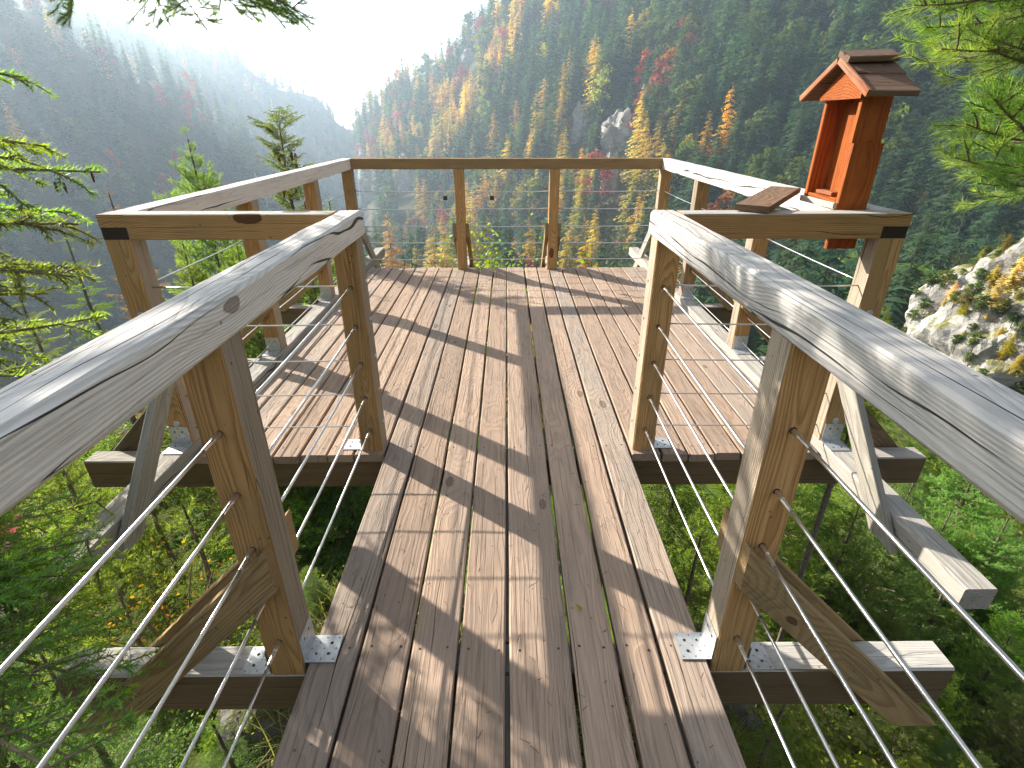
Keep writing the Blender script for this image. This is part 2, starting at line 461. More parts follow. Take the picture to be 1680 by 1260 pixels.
def height(x, y):
    """Height of the land at x, y."""
    x = np.asarray(x, float); y = np.asarray(y, float)
    r = np.hypot(x, y - CY)
    az = np.degrees(np.arctan2(x, y - CY))
    kr = [np.interp(az, PAZ, PR[:, i]) for i in range(5)]
    kz = [np.interp(az, PAZ, PZ[:, i]) for i in range(5)]
    side = np.interp(az, [-180, 12, 36, 115, 150, 180], [0, 0, 1, 1, 0, 0])
    back = np.interp(np.abs(az), [0, 95, 140, 180], [1, 1, .32, .2])
    z = np.zeros_like(r)
    rr = [np.full_like(r, v) for v in NR] + kr
    zz = [np.full_like(r, v) * (back if v < -1 else 1) * (1 - side * {-10.5: .36, -24.0: .52}.get(float(v), 0.0)) for v in NZ] + kz
    for i in range(len(rr) - 1):
        m = (r >= rr[i]) & (r < rr[i + 1])
        t = (r - rr[i]) / np.maximum(rr[i + 1] - rr[i], 1e-6)
        z = np.where(m, zz[i] + (zz[i + 1] - zz[i]) * t, z)
    z = np.where(r >= rr[-1], zz[-1], z)
    amp = np.clip(r * .035, 0.02, 9.0)
    z = z + amp * fbm(x / 42.0 + 3, y / 42.0 + 8, 4) * np.clip(r / 60, 0.0, 1) + np.clip(r * .12, .04, .5) * fbm(x * .9 + 1, y * .9 + 5, 4)
    z = z + .95 * np.exp(-((x + .92) ** 2 + (y - 2.05) ** 2) / .36)      # grassy knoll beside the gangway
    return z


def h1(x, y): return float(height(np.array([x]), np.array([y]))[0])


azs = np.concatenate([np.arange(-180, -56, 4.0), np.arange(-56, 56, 0.5), np.arange(56, 180, 4.0)])
rs = np.concatenate([[0.05], np.geomspace(0.35, 1150, 165)])
A_, R_ = np.meshgrid(np.radians(azs), rs, indexing='ij')
X_, Y_ = R_ * np.sin(A_), CY + R_ * np.cos(A_)
Z_ = height(X_, Y_)
V_ = np.stack([X_, Y_, Z_], -1).reshape(-1, 3)
na, nr = len(azs), len(rs)
ii, jj = np.meshgrid(np.arange(na), np.arange(nr - 1), indexing='ij')
i2 = (ii + 1) % na
Q_ = np.stack([ii * nr + jj, ii * nr + jj + 1, i2 * nr + jj + 1, i2 * nr + jj], -1).reshape(-1, 4)
terrain = link('terrain', mesh_np('terrain', V_, Q_[:, ::-1], [M['ground']], smooth=True))
tag(terrain, 'steep forested mountainsides falling into a deep valley', None, None, 'structure')

# ------------------------------------------------------------------ haze
hz = bmesh.new()
bmesh.ops.create_cube(hz, size=1.0)
hm = bpy.data.meshes.new('haze')
hz.to_mesh(hm); hz.free()
haze = link('haze', hm)
haze.scale = (2400, 2400, 340)
haze.location = (0, 0, 220 - 170)
HM = NT('haze_air')
hv = HM.n('VolumePrincipled')
hv.inputs['Color'].default_value = (0.66, 0.83, 1.0, 1)
hv.inputs['Density'].default_value = HAZE
hv.inputs['Anisotropy'].default_value = 0.50
HM.t.links.new(hv.outputs[0], HM.out.inputs['Volume'])
hm.materials.append(HM.m)
haze.display_type = 'WIRE'
tag(haze, 'thin blue-white morning haze filling the valley', None, None, 'stuff')


# ------------------------------------------------------------------ timber
def box_mesh(name, size, mat, bev=0.004, seg=0.22, wob=0.0012, rng=random):
    """A sawn timber along local X, edges eased, faces very slightly uneven."""
    L, w, h = size
    bm = bmesh.new()
    n = max(1, int(L / seg))
    rings = []
    b = min(bev, w * .3, h * .3)
    prof = [(-w / 2 + b, -h / 2), (w / 2 - b, -h / 2), (w / 2, -h / 2 + b), (w / 2, h / 2 - b), (w / 2 - b, h / 2), (-w / 2 + b, h / 2), (-w / 2, h / 2 - b), (-w / 2, -h / 2 + b)]
    for i in range(n + 1):
        x = -L / 2 + L * i / n
        ring = []
        for (y, z) in prof:
            k = wob if 0 < i < n else wob * .4
            ring.append(bm.verts.new((x, y + rng.uniform(-k, k), z + rng.uniform(-k, k))))
        rings.append(ring)
    for i in range(n):
        for k in range(8):
            bm.faces.new((rings[i][k], rings[i][(k + 1) % 8], rings[i + 1][(k + 1) % 8], rings[i + 1][k]))
    bm.faces.new(rings[0][::-1]); bm.faces.new(rings[-1])
    bmesh.ops.recalc_face_normals(bm, faces=bm.faces)
    me = bpy.data.meshes.new(name)
    bm.to_mesh(me); bm.free()
    me.materials.append(mat)
    return me


def timber(name, a, b, w, h, mat, parent, up=(0, 0, 1), bev=0.004, label=None, wob=0.0012, cut=None, end=None):
    """Timber from a to b (centre line): w across, h along the direction nearest to up.
    cut: (normal a, normal b) planes that saw the ends off the square."""
    a, b = Vector(a), Vector(b)
    d = b - a
    me = box_mesh(name, (d.length, w, h), mat, bev, wob=wob)
    if end:
        me.materials.append(end)
        for p in me.polygons:
            if abs(p.normal.x) > .9: p.material_index = 1
    x = d.normalized()
    y = Vector(up).cross(x).normalized()
    z = x.cross(y)
    Rm = Matrix((x, y, z)).transposed()
    if cut:
        inv = Rm.transposed()
        bm = bmesh.new(); bm.from_mesh(me)
        for (pt, nrm) in cut:
            pl = inv @ (Vector(pt) - (a + b) / 2); nl = inv @ Vector(nrm)
            geo = bm.verts[:] + bm.edges[:] + bm.faces[:]
            res = bmesh.ops.bisect_plane(bm, geom=geo, plane_co=pl, plane_no=nl, clear_outer=True)
            ed = [e for e in res['geom_cut'] if isinstance(e, bmesh.types.BMEdge)]
            if ed: bmesh.ops.edgeloop_fill(bm, edges=ed)
        bmesh.ops.recalc_face_normals(bm, faces=bm.faces)
        bm.to_mesh(me); bm.free()
    o = link(name, me, parent)
    base = Vector(parent.location) if parent else Vector()
    o.location = (a + b) / 2 - base
    o.rotation_euler = Rm.to_euler()
    if label: o['label'] = label
    return o


def tube_np(pts, rad, sides=6, caps=True):
    """Vertices and quads of a tube through pts."""
    pts = [Vector(p) for p in pts]
    n = len(pts)
    V, F = [], []
    for i, p in enumerate(pts):
        d = (pts[min(i + 1, n - 1)] - pts[max(i - 1, 0)]).normalized()
        u = d.cross(Vector((0, 0, 1)) if abs(d.z) < .9 else Vector((1, 0, 0))).normalized()
        v = d.cross(u)
        r = rad[i] if hasattr(rad, '__len__') else rad
        for k in range(sides):
            a = 2 * math.pi * k / sides
            V.append(p + u * (r * math.cos(a)) + v * (r * math.sin(a)))
    for i in range(n - 1):
        for k in range(sides):
            F.append((i * sides + k, i * sides + (k + 1) % sides, (i + 1) * sides + (k + 1) % sides, (i + 1) * sides + k))
    return V, F


def tube(name, pts, rad, mat, parent=None, sides=8, smooth=True):
    V, F = tube_np(pts, rad, sides)
    base = Vector(parent.location) if parent else Vector()
    me = bpy.data.meshes.new(name)
    n = len(pts)
    F = F + [tuple(range(sides))[::-1], tuple((n - 1) * sides + k for k in range(sides))]
    me.from_pydata([tuple(v - base) for v in V], [], F)
    me.materials.append(mat)
    if smooth:
        for p in me.polygons: p.use_smooth = len(p.vertices) == 4
    return link(name, me, parent)


def plate_mesh(name, nx, ny, cell, holes, mat, th=0.0025):
    """Perforated zinc plate in local XY, a round hole in the cells named by holes {(i, j): radius}."""
    bm = bmesh.new()
    for i in range(nx):
        for j in range(ny):
            cx, cyy = (i + .5) * cell, (j + .5) * cell
            hf = cell / 2
            sq = [(cx + hf, cyy), (cx + hf, cyy + hf), (cx, cyy + hf), (cx - hf, cyy + hf), (cx - hf, cyy), (cx - hf, cyy - hf), (cx, cyy - hf), (cx + hf, cyy - hf)]
            r = holes.get((i, j))
            ov = [bm.verts.new((x, y, 0)) for x, y in sq]
            if r:
                iv = [bm.verts.new((cx + r * math.cos(k * math.pi / 4), cyy + r * math.sin(k * math.pi / 4), 0)) for k in range(8)]
                for k in range(8):
                    bm.faces.new((ov[k], ov[(k + 1) % 8], iv[(k + 1) % 8], iv[k]))
            else:
                bm.faces.new(ov)
    bmesh.ops.remove_doubles(bm, verts=bm.verts, dist=1e-5)
    r = bmesh.ops.extrude_face_region(bm, geom=bm.faces[:])
    bmesh.ops.translate(bm, verts=[v for v in r['geom'] if isinstance(v, bmesh.types.BMVert)], vec=(0, 0, th))
    bmesh.ops.recalc_face_normals(bm, faces=bm.faces)
    me = bpy.data.meshes.new(name)
    bm.to_mesh(me); bm.free()
    me.materials.append(mat)
    return me


HOLES = {(0, 0): .0025, (2, 0): .0025, (4, 0): .0025, (1, 1): .0025, (3, 1): .0055, (0, 2): .0025, (2, 2): .0025, (4, 2): .0025, (1, 3): .0025, (3, 3): .0055, (0, 4): .0025, (2, 4): .0025, (4, 4): .0025}
PLATE = plate_mesh('plate', 5, 5, 0.0185, HOLES, M['zinc'])


def disc_mesh(name, r, th, mat, n=12, dome=0.0):
    bm = bmesh.new()
    bmesh.ops.create_cone(bm, cap_ends=True, segments=n, radius1=r, radius2=r * .8, depth=th)
    me = bpy.data.meshes.new(name)
    bm.to_mesh(me); bm.free()
    me.materials.append(mat)
    return me


BOLT = disc_mesh('bolt', 0.0085, 0.006, M['zinc'])
WASHER = disc_mesh('bolt', 0.017, 0.004, M['zinc'])
SCREW = disc_mesh('screw', 0.0035, 0.003, M['dark_metal'], 8)


def place(name, me, loc, rot, parent):
    o = link(name, me, parent)
    o.location = Vector(loc) - (Vector(parent.location) if parent else Vector())
    o.rotation_euler = rot
    return o


def bracket(parent, edge, direction, lift=0.002):
    """An angle bracket against a post: edge = middle of its inner corner, direction = way its foot points (unit x/y)."""
    dx, dy = direction
    rz = math.atan2(dy, dx)
    e = Vector(edge)
    sx = Vector((math.cos(rz), math.sin(rz), 0)); sy = Vector((-math.sin(rz), math.cos(rz), 0))
    foot = place('angle_bracket', PLATE, e - sy * .046 + Vector((0, 0, lift)), (0, 0, rz), parent)
    up = link('bracket_leg', PLATE, foot)
    up.location = (0.0035, 0, 0.0025)
    up.rotation_euler = (0, -math.pi / 2, 0)
    for k in ((1.5, 1.5), (3.5, 3.5)):
        s = link('screw', SCREW, foot)
        s.location = (k[0] * .0185, k[1] * .0185, .004)
    return foot


# ------------------------------------------------------------------ the platform
Y0, Y1 = 2.150, 5.840
deck = empty('viewing_platform', (0, 0, 0), 'weathered timber viewing platform with a gangway of long planks leading onto it', 'viewing platform')
TH = 0.042
fr = np.array([.1205, .130, .1225, .1235, .161, .117, .110, .1155]); fr = fr / fr.sum() * 1.2
x = -0.6
for k, wd in enumerate(fr):
    g = 0.0120 + random.uniform(-.0025, .0025)
    jz = random.uniform(-.002, .002); jr = random.uniform(-.0035, .0035)
    timber('board', (x + wd / 2 - jr, -1.7, -TH / 2 + jz), (x + wd / 2 + jr, Y1 + random.uniform(-.006, .006), -TH / 2 - jz), wd - g, TH,
           M['board_grey'] if k in (0, 7) else M['board'], deck, bev=.005, wob=.0015)
    x += wd
for s in (-1, 1):
    x = 0.6
    ws = [.150, .128, .132, .128, .130, .126, .13]
    ws = [w * .924 / sum(ws) for w in ws]
    for k, wd in enumerate(ws):
        g = 0.009 + random.uniform(-.002, .003)
        timber('board', (s * (x + wd / 2), Y0 + random.uniform(-.007, .007), -TH / 2 + random.uniform(-.002, .002)), (s * (x + wd / 2), Y1 + random.uniform(-.006, .006), -TH / 2 + random.uniform(-.002, .002)),
               wd - g, TH, M['board'] if k < 5 else M['board_grey'], deck, bev=.005, wob=.0015)
        x += wd
boards = [o for o in deck.children if o.name.startswith('board')]
for o in boards:
    wd = min(o.dimensions.x, o.dimensions.y) if False else max(v.co.y for v in o.data.vertices) * 2
    ys = (-.35, 1.097, 2.225, 3.40, 4.62) if abs(o.location.x) < .6 else (2.225, 3.40, 4.62)
    for yy in ys:
        for sg in (-1, 1):
            w = Vector((o.location.x + sg * (wd / 2 - .028) + random.uniform(-.006, .006), yy + random.uniform(-.012, .012), 0.0))
            c = link('screw', SCREW, o)
            Ri = o.rotation_euler.to_matrix().transposed()
            q = Ri @ (w - o.location); q.z = TH / 2 + .0004
            c.location = q; c.scale = (1.3, 1.3, .5)
# side beams along both edges, their tops above the planks
for s in (-1, 1):
    timber('edge_beam', (s * 1.580, 1.265, 0.003), (s * 1.580, 6.66, 0.003), .112, .094, M['edge'], deck, bev=.006)
# joists and cross beams below
timber('cross_beam', (-2.08, 2.225, -.126), (2.08, 2.225, -.126), .100, .158, M['joist'], deck, bev=.006)
for y in (3.40, 4.62):
    timber('cross_beam', (-2.05, y, -.126), (2.05, y, -.126), .100, .158, M['joist'], deck, bev=.006)
timber('cross_beam', (-1.75, 5.785, -.126), (1.75, 5.785, -.126), .100, .158, M['beam'], deck, bev=.006)
for xx in (-.49, .49):
    timber('outrigger', (xx, 5.20, -.122), (xx, 6.60, -.122), .100, .150, M['beam'], deck, bev=.006)
timber('cross_beam', (-1.357, 1.097, -.128), (1.357, 1.097, -.128), .103, .168, M['beam'], deck, bev=.006)
timber('cross_beam', (-1.357, -.35, -.128), (1.357, -.35, -.128), .103, .168, M['beam'], deck, bev=.006)
for xx in (-.50, 0.0, .50):
    timber('joist', (xx, -1.6, -.122), (xx, 1.04, -.122), .08, .15, M['joist'], deck)
    timber('joist', (xx, 1.155, -.122), (xx, 2.17, -.122), .08, .15, M['joist'], deck)
# legs of the platform going down to the cliff
for sx in (-1.2, 1.2):
    for yy in (5.7,):
        b = h1(sx, yy) - .4
        timber('support_leg', (sx, yy, -.21), (sx * .9, yy - (1.2 if yy > 4 else 0), max(b, -9)), .16, .16, M['joist'], deck, up=(0, 1, 0))

ZT, RH = 1.118, 0.099
ZB = ZT - RH
CZ = (.81, .635, .46, .285, .11)


def post(parent, x, y, z0, w=.102, mat='post', label=None, grey=None):
    o = timber('post', (x, y, z0), (x, y, ZB + .001), w, w, M[mat], parent, up=(0, 1, 0), bev=.005, label=label)
    if grey:      # the face turned to the weather has silvered
        o.data.materials.append(M['post_grey'])
        Rm = o.rotation_euler.to_matrix()
        for p in o.data.polygons:
            if (Rm @ p.normal).dot(Vector((grey[0], grey[1], 0))) > .9: p.material_index = 1
    return o


def cable(parent, a, b, r=.0032, sag=.004):
    a, b = Vector(a), Vector(b)
    n = 6
    pts = []
    for i in range(n + 1):
        t = i / n
        p = a.lerp(b, t); p.z -= sag * 4 * t * (1 - t)
        pts.append(p)
    return tube('cable', pts, r, M['steel'], parent, 8)


def bolts(parent_post, parent, x, y, nx, zs):
    for z in zs:
        o = link('bolt', BOLT, parent_post)
        # parent_post is rotated: convert
        wp = Vector((x, y, z))
        mw = Matrix.Translation(parent_post.location + parent.location) @ parent_post.rotation_euler.to_matrix().to_4x4()
        q = Vector((nx, 0, 0)).to_track_quat('Z', 'Y').to_matrix().to_4x4()
        o.matrix_local = mw.inverted() @ (Matrix.Translation(wp) @ q)


def angled_brace(parent, px, py, ax, s, zt, ln, mat, off, th=.034, w=.10):
    """A diagonal plank: from the post at (px,py) outwards along axis ax ('x'/'y') with sign s, falling 45 degrees; off shifts it beside the post."""
    if ax == 'x':
        a = Vector((px - s * .045, py + off, zt)); b = Vector((px + s * ln, py + off, zt - ln - .045))
        up = (0, 1, 0); n_in = (-s, 0, 0)
        A = Vector((px - s * .048, py, 0)); 
    else:
        a = Vector((px + off, py - s * .045, zt)); b = Vector((px + off, py + s * ln, zt - ln - .045))
        up = (1, 0, 0); n_in = (0, -s, 0)
        A = Vector((px, py - s * .048, 0))
    d = (b - a).normalized()
    low = b.z + .0
    return timber('brace', a - d * .12, b + d * .12, w, th, M[mat], parent, up=up, bev=.003,
                  cut=[(A, n_in), (Vector((0, 0, low)), (0, 0, -1))])


FIT_V, FIT_F = tube_np([(0, 0, 0), (.030, 0, 0), (.034, 0, 0), (.075, 0, 0)], [.0068, .0068, .0055, .0050], 8)
FIT = bpy.data.meshes.new('cable_fitting'); FIT.from_pydata([tuple(v) for v in FIT_V], [], FIT_F); FIT.materials.append(M['steel'])
HOLE = disc_mesh('cable_hole', .0095, .0016, M['end'], 10)

# gangway railings -----------------------------------------------------------
YA, YG = 1.097, 2.237
for s, side in ((-1, 'under the overhanging spruce boughs'), (1, 'ending beside the red wooden box')):
    rl = empty('railing', (s * .66, YA, -.044), 'gangway railing with thick grey handrail, ' + side, 'railing', 'gangway railings')
    X = s * .661
    post(rl, X, YA, -.044, .103, grey=(-s, 0))
    pg = post(rl, X + s * .003, YG, 0.0, .103, grey=(-s, 0))
    post(rl, X, -.35, -.044, .103)
    ra = timber('handrail', (s * .651, -1.5, ZT - RH / 2), (s * .651, YG + .055, ZT - RH / 2), .104, RH, M['rail'], rl, bev=.011, wob=.0025)
    bolts(pg, rl, X - s * .053 + s * .003, YG + .02, -s, (.83, .66, .48, .31, .13))
    for z in CZ:
        cable(rl, (X, YG - .049, z + .01), (X, YA + .05, z - .005), .0046)
        cable(rl, (X, YA - .05, z - .005), (X, -.30, z + .005), .0046)
        for yy, zz in ((YA - .052, z - .005), (YG - .052, z + .01)):
            place('cable_hole', HOLE, (X, yy, zz), (math.pi / 2, 0, 0), rl)
            place('cable_fitting', FIT, (X, yy, zz), (0, 0, -math.pi / 2), rl)
    angled_brace(rl, X, YA, 'x', s, .40, .62, 'brace', -.052 - .018)
    angled_brace(rl, X, YA, 'x', s, .40, .62, 'brace', +.052 + .018)
    bracket(rl, (s * .6095, YA, 0.0), (-s, 0), .003)
    bracket(rl, (s * .7135, YA - .004, -.044), (s, 0), .002)
    bracket(rl, (s * .7165, YG + .006, 0.0), (s, 0), .003)

def add_lap(o, centre, size, end, lim):
    """Half lap: a short tongue of the same timber, joined into its mesh; centre in world space, size along x, y, z of the world."""
    me = o.data
    inv = o.rotation_euler.to_matrix().transposed()
    bm = bmesh.new(); bm.from_mesh(me)
    r = bmesh.ops.create_cube(bm, size=1.0)
    base = o.location + o.parent.location
    idx = -1
    if end:
        me.materials.append(end); idx = len(me.materials) - 1
    for v in r['verts']:
        v.co = inv @ (Vector((v.co.x * size[0], v.co.y * size[1], v.co.z * size[2])) + centre - base)
    if idx >= 0:
        fs = {f for v in r['verts'] for f in v.link_faces}
        bm.normal_update()
        for f in fs:
            if abs((inv.transposed() @ f.normal).y) > lim: f.material_index = idx
    bm.to_mesh(me); bm.free()


# platform railing -----------------------------------------------------------
pr = empty('railing', (0, Y1, .05), 'handrail and steel cable fence running round three sides of the platform', 'railing')
YN = 2.236
YS = (YN, 3.40, 4.62, 5.795)
xs_at = lambda y: 1.573 + (y - 2.2) * .013
for s in (-1, 1):
    for k, y in enumerate(YS):
        xx = s * xs_at(y)
        p = post(pr, xx, y, .05, .102, 'post', grey=(-s, 0))
        if k in (0, 1, 2):
            bracket(pr, (xx, y - .0525, .05), (0, -1), .002)
        if k == 0:
            w = place('bolt', WASHER, (xx, y - .053, .70), (math.pi / 2, 0, 0), pr)
            place('bolt', WASHER, (xx, y - .053, .16), (math.pi / 2, 0, 0), pr)
    xa, xb = s * xs_at(YN - .05), s * xs_at(5.845)
    # side rail with its lower half run out to the corner under the front rail's lap
    sr = timber('handrail', (s * xs_at(YN + .053), YN + .053, ZT - RH / 2), (xb, 5.846, ZT - RH / 2), .102, RH, M['rail'], pr, bev=.005)
    add_lap(sr, Vector((s * xs_at(YN), YN + .002, ZT - .0745)), (.102, .102, .0485), M['end'], .9)
    fr_ = timber('handrail', (s * .7055, YN, ZT - RH / 2), (s * 1.519, YN, ZT - RH / 2), .102, RH, M['post'], pr, bev=.004)
    add_lap(fr_, Vector((s * 1.5725, YN, ZT - .0248)), (.107, .102, .0496), None, 9)
    for z in CZ:
        for a, b in zip(YS[:-1], YS[1:]):
            cable(pr, (s * xs_at(a), a + .05, z), (s * xs_at(b), b - .05, z))
        cable(pr, (s * (xs_at(YN) - .05), YN, z), (s * .71, YN, z + .004), .0034)
    for y in YS[1:3]:
        angled_brace(pr, s * xs_at(y), y, 'x', s, .42, .44, 'brace', -.069)
        angled_brace(pr, s * xs_at(y), y, 'x', s, .42, .44, 'brace', .069)
    angled_brace(pr, s * xs_at(YN), YN, 'x', s, .36, .46, 'joist', .069)
    # corner braces along the edge beams
    angled_brace(pr, s * xs_at(YN), YN, 'y', -1, .62, .63, 'grey_brace', -s * .074)
    for off in (-.074, .074):
        angled_brace(pr, s * xs_at(5.795), 5.795, 'y', 1, .44, .60, 'grey_brace', off)
for xx in (-.488, .488):
    post(pr, xx, 5.795, .001, .102)
    for off in (-.069, .069):
        angled_brace(pr, xx, 5.795, 'y', 1, .42, .60, 'brace', off)
timber('handrail', (-xs_at(5.8) + .052, 5.795, ZT - RH / 2 + .002), (xs_at(5.8) - .052, 5.795, ZT - RH / 2 + .002), .102, RH, M['brace'], pr, bev=.005)
XP = (-xs_at(5.795) + .05, -.488, .488, xs_at(5.795) - .05)
for z in CZ:
    for a, b in zip(XP[:-1], XP[1:]):
        cable(pr, (a + (0 if a == XP[0] else .05), 5.795, z), (b - (0 if b == XP[3] else .05), 5.795, z + random.uniform(-.003, .003)), .0042, random.uniform(.004, .012))

# padlocks ---------------------------------------------------------------------
for px, lab in ((-.64, 'small padlock hanging on the top cable beside the post that stands under the hazy valley'), (-.155, 'small dark padlock hanging on the top cable midway between the two far posts')):
    k = empty('padlock', (px, 5.795, .74), lab, 'padlock', 'padlocks on the far cables')
    body = box_mesh('body', (.042, .02, .042), M['dark_metal'], .004, 1)
    o = link('body', body, k); o.location = (0, 0, .0)
    pts = [(-.013, 0, .018), (-.014, 0, .05), (-.009, 0, .064), (0, 0, .069), (.009, 0, .064), (.014, 0, .05), (.013, 0, .018)]
    V, F = tube_np(pts, .0035, 6)
    me = bpy.data.meshes.new('shackle'); me.from_pydata([tuple(v) for v in V], [], F); me.materials.append(M['zinc'])
    link('shackle', me, k)

# red box ------------------------------------------------------------------------
BX0, BX1, BY0, BY1, BZ0, BZ1 = 1.380, 1.505, 2.300, 2.585, 1.135, 1.545
rb = empty('wooden_box', (1.44, 2.44, BZ0), 'red stained open-fronted wooden box with a little gabled roof on the platform corner', 'wooden box')
t = .022
timber('side_panel', ((BX0 + BX1) / 2, BY0 + t / 2, .955), ((BX0 + BX1) / 2, BY0 + t / 2, 1.37), BX1 - BX0, t, M['red'], rb, up=(0, 1, 0), bev=.002)
timber('side_panel', ((BX0 + BX1) / 2 - .004, BY0 + t / 2 + .012, 1.37), ((BX0 + BX1) / 2 - .004, BY0 + t / 2 + .012, BZ1), BX1 - BX0 - .006, t, M['red'], rb, up=(0, 1, 0), bev=.002)
timber('side_panel', ((BX0 + BX1) / 2, BY1 - t / 2, BZ0 - .01), ((BX0 + BX1) / 2, BY1 - t / 2, BZ1), BX1 - BX0, t, M['red'], rb, up=(0, 1, 0), bev=.002)
timber('back_panel', (BX0 + .082, (BY0 + BY1) / 2, BZ0), (BX0 + .082, (BY0 + BY1) / 2, BZ1), t - .002, BY1 - BY0 - 2 * t - .024, M['red'], rb, up=(0, 1, 0), bev=.002)
timber('floor_panel', ((BX0 + BX1) / 2 - .004, BY0 + t + .012, BZ0 + .012), ((BX0 + BX1) / 2 - .004, BY1 - t - .002, BZ0 + .012), BX1 - BX0 - .02, .02, M['red'], rb, bev=.002)
timber('sill', (BX0 - .008, BY0 + .004, BZ0 - .004), (BX0 - .008, BY1 - .004, BZ0 - .004), .016, .024, M['edge'], rb, bev=.002, label='pale bare sill strip')  # pale wood puts the sunlight on the red bottom board into the colour
timber('ledge', (BX0 + .040, BY0 + .10, BZ0 + .032), (BX0 + .040, BY1 - .06, BZ0 + .032), .04, .014, M['roof_edge'], rb, bev=.002)
# gable board
RZ, EZ, YM = 1.655, 1.530, (BY0 + BY1) / 2
gb = bmesh.new()
for xx in (BX0 - .006, BX0 + .012):
    xx -= .016
    for (yy, zz) in ((BY0 - .005, 1.528), (BY1 + .005, 1.528), (BY1 + .005, 1.546), (YM, 1.640), (BY0 - .005, 1.546)):
        gb.verts.new((xx - 1.44, yy - 2.44, zz - BZ0))
gb.verts.ensure_lookup_table()
gb.faces.new(gb.verts[0:5]); gb.faces.new(gb.verts[5:10][::-1])
for k in range(5):
    gb.faces.new((gb.verts[k], gb.verts[(k + 1) % 5], gb.verts[5 + (k + 1) % 5], gb.verts[5 + k]))
bmesh.ops.recalc_face_normals(gb, faces=gb.faces)
gm = bpy.data.meshes.new('gable'); gb.to_mesh(gm); gb.free(); gm.materials.append(M['red'])
link('gable', gm, rb)
timber('hook', (BX0 - .012, YM + .02, 1.535), (BX0 - .012, YM + .035, 1.60), .010, .008, M['dark_metal'], rb, up=(0, 1, 0), bev=.001)
# roof: two planks a side and a ridge board
for s, ye in ((-1, 2.200), (1, 2.685)):
    e, r = Vector((0, ye, EZ)), Vector((0, YM, RZ))
    d = (e - r)
    n = Vector((0, -d.z * (1 if d.y > 0 else -1), abs(d.y))).normalized()
    for k, (u0, u1) in enumerate(((.0, .50), (.505, 1.0))):
        m = r + d * ((u0 + u1) / 2) + n * (.012 if k == 0 else .0105)
        timber('roof_board', (1.330, m.y, m.z), (1.520 - .008 * k, m.y, m.z), d.length * (u1 - u0), .021, M['roof'], rb, up=n, bev=.003)
    m = r + d * .5 + n * .0115
    timber('verge', Vector((1.3235, r.y, r.z)) + n * .0115, Vector((1.3235, e.y, e.z)) + n * .0115, .012, .026, M['roof_edge'], rb, up=n, bev=.002)
timber('ridge_board', (1.318, YM - .035, RZ + .020), (1.515, YM - .035, RZ + .026), .085, .022, M['roof'], rb, up=(0, -.35, 1), bev=.003)
# plank lying from the box over the front rail
timber('plank', (.985, 2.215, ZT + .016), (1.325, 2.66, ZT + .040), .135, .024, M['plank'], rb, bev=.003)


# ------------------------------------------------------------------ foliage generators
class Bag:
    """Collects triangles with a material index and a tip value."""
    def __init__(self):
        self.V, self.T, self.mi, self.tip, self.n = [], [], [], [], 0

    def add(self, V, T, mi, tip=None):
        V = np.asarray(V, np.float32).reshape(-1, 3); T = np.asarray(T, np.int64).reshape(-1, 3)
        self.V.append(V); self.T.append(T + self.n); self.mi.append(np.full(len(T), mi)); self.n += len(V)
        self.tip.append(np.zeros(len(V)) if tip is None else np.broadcast_to(np.asarray(tip, float), (len(V),)))

    def arrays(self):
        return np.concatenate(self.V), np.concatenate(self.T), np.concatenate(self.mi), np.concatenate(self.tip)

    def mesh(self, name, mats):
        V, T, mi, tip = self.arrays()
        return mesh_np(name, V, T, mats, mi, tip)


def perp(D, rng):
    a = rng.normal(size=D.shape)
    a -= D * np.sum(a * D, -1, keepdims=True)
    return a / np.maximum(np.linalg.norm(a, axis=-1, keepdims=True), 1e-6)


def needles(bag, P, D, nl, nw, rng, ang=55, tip=0.0, up=0.0, mi=0):
    """One thin triangle per point P, growing forward off the axis D."""
    n = len(P)
    if n == 0: return
    a = np.radians(ang) * rng.uniform(.7, 1.25, n)[:, None]
    rad = perp(D, rng)
    rad[:, 2] += up
    rad /= np.maximum(np.linalg.norm(rad, axis=1, keepdims=True), 1e-6)
    d = D * np.cos(a) + rad * np.sin(a)
    L = nl * rng.uniform(.7, 1.15, n)[:, None]
    s = np.cross(d, rng.normal(size=(n, 3)))
    s /= np.maximum(np.linalg.norm(s, axis=1, keepdims=True), 1e-6)
    w = nw * .5
    V = np.empty((n, 3, 3)); V[:, 0] = P - s * w; V[:, 1] = P + s * w; V[:, 2] = P + d * L
    tp = np.repeat(np.broadcast_to(np.asarray(tip, float), (n,)), 3)
    bag.add(V.reshape(-1, 3), np.arange(n * 3).reshape(-1, 3), mi, tp)


def stem(bag, pts, r0, r1, mi=1, sides=4):
    n = len(pts)
    V, F = tube_np([Vector(p) for p in pts], list(np.linspace(r0, r1, n)), sides)
    T = []
    for f in F: T += [(f[0], f[1], f[2]), (f[0], f[2], f[3])]
    bag.add([tuple(v) for v in V], T, mi)


def curve_pts(p, d, L, n, bendz, rng, jit=.05):
    """A bent twig: start p, direction d, length L, end falls (negative bendz) or lifts."""
    t = np.linspace(0, 1, n)[:, None]
    side = np.cross(d, [0, 0, 1.0]); side = side / max(np.linalg.norm(side), 1e-6)
    out = p + d * L * t + np.array([0, 0, 1.0]) * (bendz * L * t ** 2) + side * (rng.uniform(-jit, jit) * L * t ** 2)
    return out


